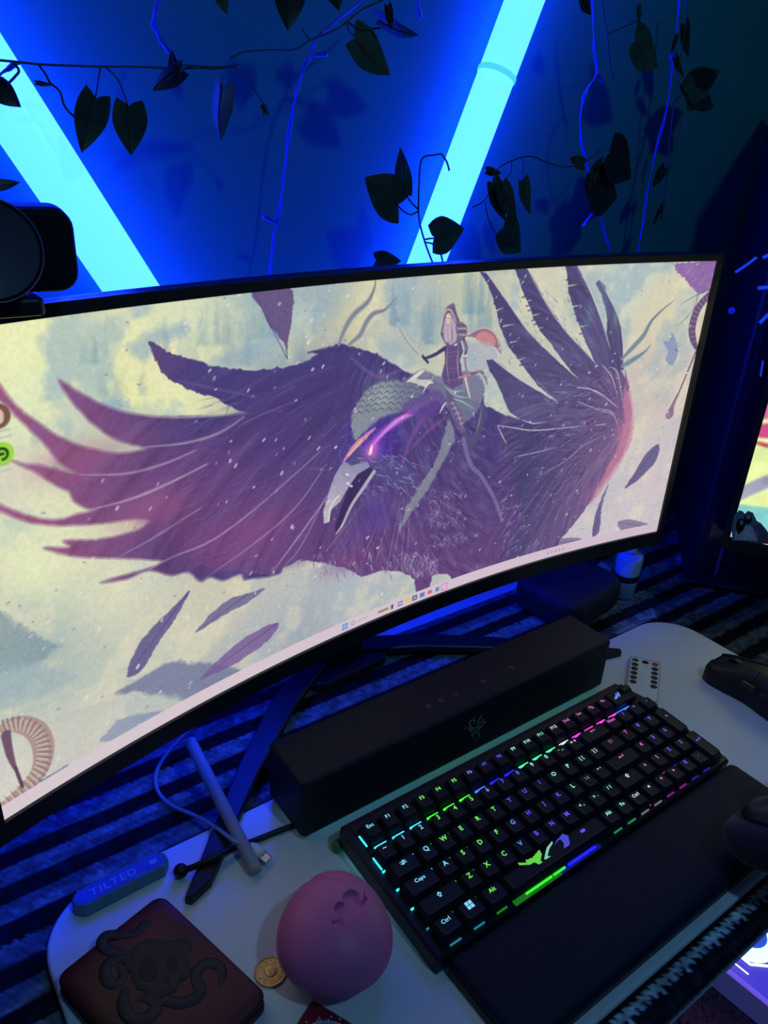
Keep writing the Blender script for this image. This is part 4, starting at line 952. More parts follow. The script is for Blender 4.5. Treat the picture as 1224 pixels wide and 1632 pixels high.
# ================================================================== COIN, CARD, PLAQUE
cc = onz(431, 1549, .001)
CO = thing('coin', 'small brass coin on the white board between wallet and pink toy', 'coin', (cc[0], cc[1], 0))
obj('disc', *lathe([(.0004, .0001), (.0112, .0001), (.0117, .0004), (.0117, .0016), (.0113, .0019), (.0104, .0018), (.0102, .0015), (.0004, .0015)], (cc[0], cc[1], 0), 40), m_brass, CO)
rl = []
for i in range(12):
    a = 2*PI*i/12; p = np.array([cc[0]+.0086*math.cos(a), cc[1]+.0086*math.sin(a)])
    rl.append(prism([(p[0]+.0006*math.cos(b)*(1 if j % 2 else .45), p[1]+.0006*math.sin(b)*(1 if j % 2 else .45)) for j, b in enumerate(np.linspace(0, 2*PI, 10, endpoint=False))], .0014, .0018))
rl.append(lathe([(.0004, .0014), (.0048, .0014), (.0044, .0019), (.0030, .0021), (.0004, .0022)], (cc[0]+.0005, cc[1], 0), 18))
obj('relief', *join(*rl), m_brass, CO)

k0 = onz(498, 1593, .002); k1 = onz(562, 1632, .002)-k0; k1 /= np.linalg.norm(k1); k2 = np.array([k1[1], -k1[0], 0])
if (onz(465, 1632, .002)-k0) @ k2 < 0: k2 = -k2
CWD, CLN = .088, .060
cen = k0+k1*CLN/2+k2*CWD/2
CA = thing('playing_card', 'glossy red-edged card with a blue and white ring picture below the pink toy', 'card', (cen[0], cen[1], 0))
bs = basis(k1, k2, np.cross(k1, k2), cen); zs = np.cross(k1, k2)[2]
def cardp(VF, z0=0):
    V, F = VF; V = np.asarray(V); W = cen+V[:, :1]*k1+V[:, 1:2]*k2; W[:, 2] = V[:, 2]
    if zs < 0: F = [tuple(reversed(f)) for f in F]
    return W, F
obj('card', *cardp(rbox(CLN, CWD, .0020, .003, .0004, (0, 0, .0002))), mat('red_card_print', (.22, .02, .035), .3, noise=.1, nscale=150), CA)
def annulus(cx, cy, r0, r1, z0, z1, a0=0, a1=2*PI, n=40):
    A = np.linspace(a0, a1, n); out = [(cx+r1*math.cos(a), cy+r1*math.sin(a)) for a in A]+[(cx+r0*math.cos(a), cy+r0*math.sin(a)) for a in A[::-1]]
    V = []; F = []
    for a in A: V += [(cx+r0*math.cos(a), cy+r0*math.sin(a), z0), (cx+r1*math.cos(a), cy+r1*math.sin(a), z0), (cx+r1*math.cos(a), cy+r1*math.sin(a), z1), (cx+r0*math.cos(a), cy+r0*math.sin(a), z1)]
    for i in range(n-1):
        b = 4*i
        for q in range(4): F.append((b+q, b+(q+1) % 4, b+4+(q+1) % 4, b+4+q))
    return np.array(V), F
rcx, rcy = -CLN/2+.030, -CWD/2+.030
obj('picture_ring', *cardp(annulus(rcx, rcy, .0215, .0255, .0021, .0024)), mat('pale_blue_print', (.22, .32, .55), .3, noise=.3, nscale=300), CA)
obj('picture_ring', *cardp(annulus(rcx, rcy, .0255, .0262, .0021, .0025)), mat('white_print', (.6, .6, .68), .3, noise=.2, nscale=300), CA)
obj('picture_disc', *cardp(prism([(rcx+.0205*math.cos(a), rcy+.0205*math.sin(a)) for a in np.linspace(0, 2*PI, 40, endpoint=False)], .0021, .0024)), mat('dark_print', (.02, .02, .05), .3, noise=.2, nscale=200), CA)
st = []
random.seed(3)
for q in range(26):
    a = random.uniform(0, 2*PI); r = random.uniform(.0268, .0292); st.append(prism([(rcx+r*math.cos(a)-.0007, rcy+r*math.sin(a)-.0004), (rcx+r*math.cos(a)+.0008, rcy+r*math.sin(a)-.0006), (rcx+r*math.cos(a)+.0002, rcy+r*math.sin(a)+.0009)], .0021, .0024))
obj('picture_border', *cardp(join(*st)), bpy.data.materials['white_print'], CA)

pz = .012; pc = onz(193, 1399, pz)
pe0, pe1 = onz(120, 1425, pz), onz(262, 1356, pz); pyaw = math.atan2(*( (pe1-pe0)[[1, 0]] )) + .02; PLN, PWD = np.linalg.norm(onz(126, 1440, pz)-onz(267, 1366, pz))+.004, .0185
PQ = thing('name_plaque', 'long eight-sided translucent plaque lettered TILTED at the board back left', 'plaque', (pc[0], pc[1], 0), (0, 0, pyaw))
def octo(L, W, ch): return [(-L/2, -W/2+ch), (-L/2+ch, -W/2), (L/2-ch, -W/2), (L/2, -W/2+ch), (L/2, W/2-ch), (L/2-ch, W/2), (-L/2+ch, W/2), (-L/2, W/2-ch)]
O = np.array(octo(PLN, PWD, .006))
obj('block', *loft([ring3(O, .0002), ring3(O, .0100), ring3(inset_poly(O, .0012), pz), ring3(inset_poly(O, .0020), pz), ring3(inset_poly(O, .0023), pz-.0006)]), mat('frosted_resin', (.12, .26, .34), .4, trans=.1, sss=.2, noise=.05, nscale=60), PQ, local=True)
m_pl = mat('blue_label', (.05, .10, .45), .45, noise=.15, nscale=90); m_pt = mat('pale_lettering', (.22, .34, .75), .5)
obj('label', *prism(inset_poly(O, .0024), pz-.0008, pz-.0002), m_pl, PQ, local=True)
V, F = text_mesh('TILTED', .0105, .0001, 1.15); V = V.copy(); V[:, :2] *= np.array([1.0, .92])
obj('lettering', V+np.array([-.006, -.0002, pz-.00005]), F, m_pt, PQ, local=True)
obj('lettering', *join(prism([(.008, -.0055), (.018, -.0055), (.018, -.0050), (.008, -.0050)], pz-.0003, pz), prism([(.024, -.002), (.030, -.002), (.030, .0025), (.024, .0025)], pz-.0003, pz-.0001)), m_pt, PQ, local=True)

# ================================================================== ROD, CABLES
r0 = onz(409, 1390, .006); r1 = onz(303, 1181, .034)
RD = obj('frosted_rod', *tube([r0, r0+(r1-r0)*.02, r0+(r1-r0)*.5, r1], [.0045, .0056, .0056, .0056], 16, 0), mat('frosted_acrylic', (.42, .44, .50), .45, trans=.35, sss=.1, noise=.04, nscale=50, ior=1.3))
tag(base_origin(RD), 'frosted white round rod leaning from the board up under the monitor', 'rod')
CB = thing('charging_cable', 'thin white charging cable curling onto the board beside the frosted rod', 'cable', onz(425, 1365, 0))
wire = [onz(330, 1140, .02), onz(300, 1166, .012), onz(274, 1192, .006), onz(256, 1216, .002), onz(248, 1238, -.002), onz(252, 1262, -.004), onz(272, 1283, -.004), onz(310, 1300, .000), onz(345, 1320, .010), onz(372, 1340, .016), onz(390, 1345, .012), onz(399, 1347, .009)]
obj('wire', *tube(wire, .0019, 8, 6), m_cable_w, CB, smooth=True)
q0, q1, q2 = onz(399, 1346, .009), onz(418, 1363, .007), onz(430, 1373, .006)
obj('plug', *tube([q0, q0+(q1-q0)*.3, q0+(q1-q0)*.8, q1], [.0024, .0046, .0052, .0050], 14, 0), m_white, CB, smooth=True)
dq = (q2-q1)/np.linalg.norm(q2-q1); sx = np.cross(dq, [0, 0, 1]); sx /= np.linalg.norm(sx); sy = np.cross(sx, dq)
obj('metal_tip', *xf(rbox(.0084, .0030, .0075, .0014, .0002, (0, 0, 0)), basis(sx, sy, dq, q1)), m_metal, CB)
BC = thing('black_cable', 'black cable with a round end crossing the left monitor leg', 'cable', onz(290, 1388, 0))
obj('wire', *tube([onz(296, 1386, .006), onz(315, 1379, .010), onz(345, 1364, .0125), onz(372, 1352, .009), onz(410, 1338, .0035), onz(440, 1326, .0030), onz(478, 1312, .0030)], .0026, 8, 6), m_black, BC, smooth=True)
obj('end_knob', *ball(onz(288, 1388, .0065), .0060, 10, (1, 1, 1)), m_black, BC, smooth=True)
gp = [onz(532, 1352, .0060), onz(544, 1345, .0060), onz(556, 1338, .0060), onz(572, 1328, .0062), onz(590, 1318, .006)]
GC = thing('keyboard_cable', 'thick dark cable end beside the keyboard corner, lit green', 'cable', (gp[0][0], gp[0][1], 0))
obj('wire', *tube(gp[1:], .0040, 10, 4), mat('green_lit_braid', (.05, .12, .05), .6, noise=.4, nscale=900), GC, smooth=True)  # green light painted into the dark cable's braid and plug colours
obj('plug', *tube([gp[0], gp[0]+(gp[1]-gp[0])*.2, gp[1]], [.0040, .0056, .0056], 12, 0), mat('green_lit_plug_shell', (.06, .2, .06), .4, noise=.2, nscale=300), GC, smooth=True)

# ================================================================== REMOTE
RT = [onz(*p, .0055) for p in [(1004, 1044), (1054, 1056)]]
e1 = RT[1]-RT[0]; RWD = np.linalg.norm(e1); e1 /= RWD; e2 = np.array([e1[1], -e1[0], 0]); RL = .082
if e2 @ (onz(1048, 1115, .0055)-RT[1]) < 0: e2 = -e2
rc = (RT[0]+RT[1])/2+e2*RL/2; ryaw = math.atan2(-e2[0], e2[1])+PI
RM = thing('remote_control', 'small white remote with black buttons behind the keyboard corner', 'remote', (rc[0], rc[1], 0), (0, 0, math.atan2(e1[1], e1[0])))
obj('body', *rbox(RWD, RL, .0055, .004, .0012, (0, 0, .0002)), m_white, RM, local=True)
m_rb = mat('dark_rubber_button', (.02, .02, .025), .5); m_gb = mat('green_button', (.02, .12, .04), .5); m_rr = mat('red_button', (.5, .03, .05), .5); m_out = mat('black_outline', (.02, .02, .03), .5)
O2 = rrect(RWD-.002, RL-.002, .0035, 4); I2 = rrect(RWD-.003, RL-.003, .0030, 4); n = len(O2)
V = np.concatenate([ring3(O2, .0056), ring3(O2, .0059), ring3(I2, .0059), ring3(I2, .0056)]); F = []
for a in range(n):
    b = (a+1) % n; F += [(a, b, n+b, n+a), (n+a, n+b, 2*n+b, 2*n+a), (2*n+a, 2*n+b, 3*n+b, 3*n+a)]
obj('outline', V, F, m_out, RM, local=True)
def btn(x, y, m): 
    V, F = lathe([(.0003, 0), (.0036, 0), (.0033, .0010), (.0003, .0013)], (0, 0, 0), 18); V = V*np.array([1.15, .95, 1]); obj('button', V+np.array([x, y, .0054]), F, m, RM, local=True)
sg = 1
for x, m in ((-.0115, m_gb), (0, m_rb), (.0115, m_rr)): btn(x, RL/2-.008, m)
for r in range(5):
    for x in (-.0115, .0115): btn(x, RL/2-.0175-r*.0088, m_rb)

# ================================================================== MOUSE
MX, MY0, MY1 = .509, .100, -.027
MO = thing('computer_mouse', 'black wireless gaming mouse on the right of the white board', 'mouse', (MX, (MY0+MY1)/2, 0))
secs = []
for i in range(17):
    t = i/16; y = MY0+(MY1-MY0)*t
    hw = .0325*(1-.16*math.exp(-((t-.42)/.2)**2))*math.sqrt(max(1-((t-.52)/.56)**8, .02)) if t > .5 else .0315*(1-.16*math.exp(-((t-.42)/.2)**2))*(1-max(0, (.10-t)/.10)**2*.20)
    h = .017+.026*math.sin(min(1, (t+.10)/.78)*PI/2)**1.4 if t < .68 else .043*math.cos((t-.68)/.36*PI/2)**.6
    rg = []
    for k_ in range(21):
        a = PI*k_/20; cx2 = math.copysign(abs(math.cos(a))**.55, math.cos(a)); sz = math.sin(a)**.75
        rg.append((MX+hw*cx2*(1-.10*(1-sz)*(1 if True else 0)), y, .0008+h*sz))
    secs.append(rg)
obj('shell', *loft([r for r in secs], True, True, True), mat('mouse_shell', (.016, .017, .026), .5, spec=.35, noise=.1, nscale=200), MO, smooth=True)
mc_ = np.array([MX, .035, .012])
for k0_, k1_ in ((4, 9), (11, 16)):
    rs_ = [np.array(secs[i])[k0_:k1_+1] for i in range(0, 8)]
    up_ = [r+np.array([0, .0006 if i == 0 else 0, .0011]) for i, r in enumerate(rs_)]
    V, F = loft([np.concatenate([u_, r[::-1]+np.array([0, 0, .0001])]) for u_, r in zip(up_, rs_)])
    obj('main_button', V, F, m_black, MO, smooth=False)
for y in (.045, .022): obj('side_button', *xf(rbox(.019, .006, .003, .0025, .0008, (0, 0, 0)), basis((0, 1, 0), (0, 0, 1), (-1, 0, 0), (MX-.0262, y, .027))), m_black_s, MO)
V, F = lathe([(.0005, -.003), (.010, -.003), (.0105, 0), (.010, .003), (.0005, .003)], k=24)
obj('scroll_wheel', *xf((V, F), [[0, 0, 1, MX], [0, 1, 0, .077], [-1, 0, 0, .022], [0, 0, 0, 1]]), m_black, MO)

# ================================================================== HEADSET
hc = onz(1266, 1350, .048)
HS = thing('headset', 'black padded headset ear cup resting on the right end of the wrist rest', 'headset', (hc[0], hc[1], .0195))
m_foam = mat('black_ear_foam', (.018, .018, .030), .85, spec=.15, noise=.25, nscale=400, bump=.5, bscale=900, sheen=.2)
hz = np.array([.25, .45, .86]); hz /= np.linalg.norm(hz); hx_, hy_ = frame_of(hz)
def super_ring(r, z, n=40, e=.75): return [(r*math.copysign(abs(math.cos(a))**e, math.cos(a)), r*math.copysign(abs(math.sin(a))**e, math.sin(a)), z) for a in np.linspace(0, 2*PI, n, endpoint=False)]
c45 = math.radians(38); rot45 = np.array([[math.cos(c45), -math.sin(c45), 0, 0], [math.sin(c45), math.cos(c45), 0, 0], [0, 0, 1, 0], [0, 0, 0, 1]])
def hset(VF): return xf(xf(VF, rot45), basis(hx_, hy_, hz, hc))
rgs = [super_ring(r, z) for r, z in ((.022, -.004), (.030, -.012), (.040, -.012), (.048, -.005), (.051, .005), (.050, .014), (.045, .020), (.036, .023))]
obj('ear_cushion', *hset(loft(rgs)), m_foam, HS, smooth=True)
obj('ear_shell', *hset(loft([super_ring(r, z) for r, z in ((.036, .021), (.037, .026), (.032, .032), (.018, .036))])), m_black, HS, smooth=True)
obj('headband', *tube([hc+np.array([.022, .028, .016]), hc+np.array([.050, .036, .022]), hc+np.array([.11, .020, .022]), hc+np.array([.16, -.02, .012]), hc+np.array([.18, -.07, .0])], [.008, .010, .010, .010, .008], 10, 5), m_foam, HS, smooth=True)

# ================================================================== POUCH, BOTTLE
PC = thing('zip_case', 'black rounded case on the blanket behind the right end of the soundbar', 'case', (.478, .306, -.008), (0, 0, .12))
obj('shell', *rbox(.128, .105, .044, .028, .012, (0, 0, 0), n=8, nb=5), mat('black_case_fabric', (.012, .013, .024), .75, noise=.15, nscale=400, bump=.4, bscale=1200), PC, local=True)
obj('zip', *loft([ring3(rrect(.1288, .1058, .028, 8), z) for z in (.021, .0235)]), m_black_s, PC, local=True)
bp_ = onz(991, 949, -.009)
BT = thing('small_bottle', 'small white bottle with a black band standing behind the monitor right corner', 'bottle', (bp_[0], bp_[1], -.0085))
obj('body', *lathe([(.0005, 0), (.0125, 0), (.0150, .003), (.0165, .030), (.0178, .062), (.0170, .066), (.006, .069), (.0005, .069)], (bp_[0], bp_[1], -.0085), 32), mat('bluish_bottle_plastic', (.30, .50, .66), .35, noise=.06, nscale=60), BT, smooth=True)
obj('band', *lathe([(.0167, .0290), (.0173, .0295), (.0176, .0380), (.0172, .0385)], (bp_[0], bp_[1], -.0085), 32), m_black, BT, smooth=True)
obj('cap', *lathe([(.0005, .0690), (.007, .0690), (.007, .076), (.0055, .079), (.0005, .079)], (bp_[0], bp_[1], -.0085), 20), m_white, BT, smooth=True)

# ================================================================== COMPUTER TOWER AND SECOND MONITOR
A_ = np.array([.856, .402]); B_ = np.array([.668, .247]); dAB = A_-B_; LAB = np.linalg.norm(dAB); dAB /= LAB; dBC = np.array([dAB[1], -dAB[0]]); LBC = .46; TH = .63
tyaw = math.atan2(dBC[1], dBC[0]); tc = B_+dBC*LBC/2+dAB*LAB/2
TW = thing('computer_tower', 'tall black computer tower with blue light bars at the right of the desk', 'computer', (tc[0], tc[1], -.0095), (0, 0, tyaw))
m_tw = mat('tower_black_steel', (.006, .008, .022), .4, spec=.45, noise=.1, nscale=20)
obj('body', *rbox(LBC, LAB, TH-.008, .005, .003, (0, 0, .008)), m_tw, TW, local=True)
for x in (-.18, .18):
    for y in (-.08, .08): obj('foot', *rbox(.03, .03, .008, .006, .001, (x, y, 0)), m_black, TW, local=True)
m_gl = mat('dark_glass', (.004, .006, .02), .12, spec=.6, coat=.4)
obj('glass_panel', *xf(rbox(LBC-.024, TH-.050, .003, .004, .001, (0, 0, 0)), basis((1, 0, 0), (0, 0, 1), (0, -1, 0), (0, -LAB/2+.0005, TH/2+.004))), m_gl, TW, local=True)
m_edge = mat('panel_edge_trim', (.05, .03, .05), .4, metal=.3)
obj('edge_trim', *join(rbox(LBC, .0015, .0016, .0005, .0002, (0, -LAB/2-.0005, .010)), rbox(.0015, LAB, .0016, .0005, .0002, (-LBC/2-.0005, 0, .010))), m_edge, TW, local=True)
obj('edge_strip', *rbox(.004, .003, TH-.06, .001, .0005, (-LBC/2+.035, -LAB/2-.0035, .03)), mat('grey_blue_strip', (.05, .09, .16), .35), TW, local=True)
n3 = np.array([dAB[0], dAB[1], 0]); pB = np.array([B_[0], B_[1], 0])-n3*.005
m_bar = glow('blue_light_bar', s255(20, 60, 235), .9)
def tl(P):
    P = np.asarray(P)-np.array([tc[0], tc[1], -.0095]); c2, s2 = math.cos(-tyaw), math.sin(-tyaw); return np.array([P[0]*c2-P[1]*s2, P[0]*s2+P[1]*c2, P[2]])
for pp, r in [([(1172,434),(1190,422),(1206,410)], .0016), ([(1208,459),(1224,458),(1245,457)], .0022), ([(1211,515),(1224,502),(1240,494)], .0022), ([(1216,411),(1228,405),(1240,403)], .002), ([(1216,575),(1212,600)], .001)]:
    obj('light_bar', *tube([tl(onplane(*p, pB, n3)) for p in pp], r, 8, 4), m_bar, TW, local=True, smooth=True)
for p, r in (((1166, 495), .0042), ((1087, 733), .003)):
    if p[0] > 1100: obj('power_button', *ball(tl(onplane(*p, pB, n3)), r, 8, (1, .4, 1)), glow('blue_button_light', s255(10, 25, 215), .8), TW, local=True, smooth=True)

S0 = onz(1163, 857, .10); d2 = np.array([.51, -.86, 0]); d2 /= np.linalg.norm(d2); up2 = np.array([0, 0, 1.]); nr2 = np.cross(d2, up2)   # faces the camera
if nr2 @ (CPOS-S0) < 0: nr2 = -nr2
S2W, S2H = .53, .298
M2 = thing('monitor', 'second flat monitor at the right photo edge with pink and yellow picture', 'monitor', (S0+d2*S2W/2-nr2*.05)*np.array([1, 1, 0])+np.array([0, 0, -.0095]), (0, 0, 0))
hw_, ww_ = 190, 300
I2m = np.zeros((hw_, ww_, 3)); yy2, xx2 = np.mgrid[0:hw_, 0:ww_]; v2 = 1-yy2/hw_; u2 = xx2/ww_
base2 = np.array([236, 250, 170])/255; I2m[:] = base2
def pol2(P, colr, al=1, soft=.012):
    P = np.array(P); ins = np.zeros(u2.shape, bool); dm = np.full(u2.shape, 9.); asp = ww_/hw_
    for i in range(len(P)):
        a, b = P[i], P[(i+1) % len(P)]; ins ^= ((a[1] > v2) != (b[1] > v2)) & (u2 < (b[0]-a[0])*(v2-a[1])/((b[1]-a[1]) or 1e-9)+a[0])
        ab = (b-a)*np.array([asp, 1]); X_ = (u2-a[0])*asp; Y_ = v2-a[1]; t = np.clip((X_*ab[0]+Y_*ab[1])/(ab@ab+1e-9), 0, 1); dm = np.minimum(dm, np.hypot(X_-t*ab[0], Y_-t*ab[1]))
    A = np.clip(.5+np.where(ins, dm, -dm)/soft, 0, 1)[..., None]*al; I2m[:] = I2m*(1-A)+np.array(colr)/255*A
def s2uv(px, py):
    p = onplane(px, py, S0, nr2)-S0; return (p @ d2/S2W, p[2]/S2H)
for P, cl_, al in [([(1150,640),(1240,590),(1240,668),(1200,668),(1210,650)], (214,96,150), .9), ([(1190,690),(1210,676),(1245,672),(1245,700),(1212,698)], (200,70,130), .95), ([(1195,702),(1212,704),(1245,712),(1245,722),(1205,708)], (190,60,100), .9),
    ([(1190,712),(1245,716),(1245,740),(1190,734)], (216,236,160), .7), ([(1170,782),(1200,766),(1245,748),(1245,770),(1205,786),(1176,800)], (150,150,190), .85), ([(1165,802),(1245,812),(1245,870),(1150,870)], (120,200,205), .9)]:
    pol2([s2uv(*p) for p in P], cl_, al)
for P, cl_, al in [([(.15,.55),(.9,.75),(.95,.25),(.4,.2)], (84,60,120), .9), ([(0,.0),(1,.0),(1,.035),(0,.035)], (215,225,225), .9)]: pol2(P, cl_, al)
pol2([s2uv(*p) for p in [(1217,760),(1250,765),(1250,775),(1216,772)]], (150,150,165), .9)
I2m *= (1+.08*(vnoise(hw_, ww_, 5, 31)-.5))[..., None]; I2m = np.clip(I2m, 0, 1)
G2 = S0+(u2[..., None]*S2W)*d2+(v2[..., None]*S2H)*up2
grid_obj('screen', G2, attr_mat('second_display_picture', 'art', .35, emission=True, estr=1.0), M2, lin(I2m))
def b2(x0, x1, z0, z1, y0, y1): # box in the second monitor's frame; y towards the viewer
    V, F = loft([[S0+d2*x+nr2*y+up2*z0 for x, y in ((x0, y0), (x1, y0), (x1, y1), (x0, y1))], [S0+d2*x+nr2*y+up2*z1 for x, y in ((x0, y0), (x1, y0), (x1, y1), (x0, y1))]]); return V, F
obj('bezel', *join(b2(-.007, 0, -.016, S2H+.007, -.008, .002), b2(S2W, S2W+.007, -.016, S2H+.007, -.008, .002), b2(0, S2W, -.016, 0, -.008, .002), b2(0, S2W, S2H, S2H+.007, -.008, .002)), m_black, M2)
obj('rear_housing', *b2(-.007, S2W+.007, -.016, S2H+.007, -.030, -.0008), m_black, M2)
obj('stand_neck', *b2(S2W/2-.03, S2W/2+.03, -.10, .06, -.050, -.031), m_black, M2)
obj('stand_base', *b2(S2W/2-.09, S2W/2+.09, -.1095, -.101, -.085, .02), m_black, M2)

# photo standee of a couple
def s2pt(px, py, off=.006): return onplane(px, py, S0+nr2*off, nr2)
ST = thing('photo_standee', 'clear cut-out photo of a hugging couple at the second screen bottom left', 'photo cutout', s2pt(1193, 864)*np.array([1, 1, 0])+np.array([0, 0, s2pt(1193, 866)[2]]))
def flat(pxs, o0, o1, m, name, **k):
    a = [s2pt(*p, o0) for p in pxs]; b = [s2pt(*p, o1) for p in pxs]; obj(name, *loft([a, b]), m, ST, **k)
def ell(cx, cy, rx, ry, n=18): return [(cx+rx*math.cos(a), cy+ry*math.sin(a)) for a in np.linspace(0, 2*PI, n, endpoint=False)]
flat([(1167,862),(1166,842),(1170,822),(1178,813),(1184,815),(1187,819),(1192,814),(1200,817),(1206,830),(1213,834),(1222,845),(1230,858),(1232,868),(1210,866),(1190,862)], .0022, .0045, mat('cutout_print_blue', (.10, .20, .30), .25, noise=.1, nscale=80), 'backing')
flat([(1170,860),(1171,850),(1176,842),(1186,838),(1200,838),(1206,846),(1212,862),(1196,862)], .0046, .0050, mat('white_shirt_print', (.45, .5, .58), .4, noise=.3, nscale=300), 'shirts_print')
flat([(1198,836),(1212,836),(1222,850),(1224,864),(1208,864)], .0046, .0050, mat('blue_shirt_print', (.05, .10, .18), .4), 'sleeve_print')
flat(ell(1181, 836, 6.5, 10), .0046, .0051, mat('dark_hair_print', (.015, .012, .02), .5), 'hair_print')
flat(ell(1182, 833, 2.4, 4.2), .0052, .0054, mat('face_print', (.30, .26, .30), .5), 'face_print')
flat(ell(1192, 827, 6.5, 8.5), .0046, .0051, bpy.data.materials['dark_hair_print'], 'hair_print')
flat([(1188.5,822),(1191,820),(1195,820.5),(1196.5,824),(1195,827.5),(1192,827),(1189,827)], .0052, .0054, bpy.data.materials['face_print'], 'face_print')
flat([(1174,846),(1173,836),(1176,828),(1181,826),(1186,832),(1186,842),(1182,848),(1177,852)], .0046, .0051, bpy.data.materials['dark_hair_print'], 'hair_print')
for q in range(4): flat([(1213+q*4, 860+q*.4), (1216+q*4, 858+q*.4), (1216+q*4, 864+q*.4), (1213+q*4, 865+q*.4)], .0050, .0053, mat('red_print', (.5, .04, .05), .5) if q == 0 else bpy.data.materials['red_print'], 'red_mark')

# ================================================================== LIT CASE ON THE FLOOR
Zt = -.69; g0 = onz(1143, 1534, Zt); g1 = onz(1224, 1599, Zt)-g0; g1 /= np.linalg.norm(g1); g2 = np.array([-g1[1], g1[0], 0])
if g2[1] < 0: g2 = -g2
g0 = g0-g1*.02
GX, GY = .42, .30; gc = g0+g1*GX/2+g2*GY/2
LC = thing('lit_computer_case', 'low white computer case glowing blue and pink on the carpet below the desk', 'computer', (gc[0], gc[1], -.76))
def gbox(x0, x1, y0, y1, z0, z1):
    return loft([[g0*np.array([1, 1, 0])+g1*x+g2*y+np.array([0, 0, z]) for x, y in ((x0, y0), (x1, y0), (x1, y1), (x0, y1))] for z in (z0, z1)])
obj('body', *gbox(0, GX, 0, GY, -.748, Zt-.006), mat('glow_tinted_case_steel', (.55, .55, .75), .4, emit=(.012, .012, .07), noise=.04, nscale=40), LC)  # faint blue emission put into the steel so its sides look lit
obj('lit_panel', *gbox(.006, GX-.006, .006, GY-.006, Zt-.006, Zt-.001), glow('violet_blue_lit_panel', s255(62, 62, 226), .8), LC)
obj('rim', *join(gbox(0, GX, 0, .006, Zt-.006, Zt), gbox(0, GX, GY-.006, GY, Zt-.006, Zt), gbox(0, .006, .006, GY-.006, Zt-.006, Zt)), glow('violet_rim', s255(110, 90, 240), .8), LC)
pcn = onz(1195, 1488, Zt+.012)
obj('pump', *lathe([(.0005, 0), (.046, 0), (.043, .006), (.0300, .014), (.0005, .014)], (pcn[0], pcn[1], Zt-.001), 36), glow('pump_white_glow', (.75, 1.3, 1.6), 1.2), LC, smooth=False)
obj('pump_cap', *lathe([(.0005, .0145), (.0285, .0145), (.0275, .017), (.0005, .017)], (pcn[0], pcn[1], Zt-.001), 32), glow('pump_blue_cap', s255(30, 90, 235), .8), LC)
m_ws = glow('white_light_strip', (1.2, 1.1, 1.3), 1.2)
for pp, r in [([(1160,1508),(1196,1537)], .0022), ([(1196,1537),(1240,1541)], .0022), ([(1151,1519),(1193,1553)], .0012)]:
    obj('light_strip', *tube([onz(*p, Zt+.002) for p in pp], r, 8, 0), m_ws, LC)
pk = onz(1207, 1452, Zt+.002); obj('pink_light', *ball(pk, .009, 8, (1, 1, .5)), glow('pink_case_light', s255(250, 70, 250), 1.4), LC, smooth=True)
pl = bpy.data.lights.new('added_violet_fill', 'POINT'); pl.energy = .22; pl.color = (.75, .35, 1.0); pl.shadow_soft_size = .05  # added violet point light above the case, brightens carpet and blanket hem
plo = bpy.data.objects.new('added_violet_fill', pl); COL.objects.link(plo); plo.parent = LC; plo.location = Vector(pcn)+Vector((0, 0, .09))-LC.location
for x in (.04, GX-.04):
    for y in (.04, GY-.04): obj('foot', *gbox(x-.015, x+.015, y-.015, y+.015, -.76, -.748), m_black, LC)

# ================================================================== LIGHT TUBES
m_tube = mat('lit_tube_diffuser', (.5, .6, .7), .3, emit=TUBE_L, estr=1.0)
TY = .394
def light_tube(pA, pB, r, joint, label, z_end):
    a = ony(*pA, TY); b = ony(*pB, TY); d = (b-a)/np.linalg.norm(b-a)
    top = a-d*.20; bot = a+d*((z_end-a[2])/d[2])
    t = thing('light_tube', label, 'tube light', bot, group=None)
    if joint:
        j = ony(*joint, TY); j = a+d*((j-a) @ d)
        obj('diffuser', *tube([top, j-d*.0015], r, 28, 0), m_tube, t, smooth=True)
        obj('diffuser', *tube([j+d*.0015, bot], r, 28, 0), m_tube, t, smooth=True)
        obj('joint_ring', *tube([j-d*.0030, j-d*.002, j+d*.002, j+d*.0030], [r*1.01, r*1.06, r*1.06, r*1.01], 28, 0), mat('joint_clear_plastic', (.4, .5, .6), .3, emit=(.06, .62, 2.5), estr=1), t, smooth=True)
    else: obj('diffuser', *tube([top, bot], r, 28, 0), m_tube, t, smooth=True)
    obj('end_cap', *tube([bot, bot+d*.008], r*1.04, 28, 0), m_white, t)
    for f in (.25, .7):
        p = top+(bot-top)*f; obj('wall_clip', *rbox(.012, WALL_Y-TY-.001, .012, .002, .001, (p[0], (WALL_Y+TY)/2, p[2]-.006)), m_white, t)
light_tube((-2, 140), (208, 458), .0212, None, 'glowing cyan light tube slanting down to the right at the left', .172)
light_tube((840, -10), (681, 415), .0190, (789, 117), 'glowing cyan light tube with a joint, slanting down left behind the monitor', .155)

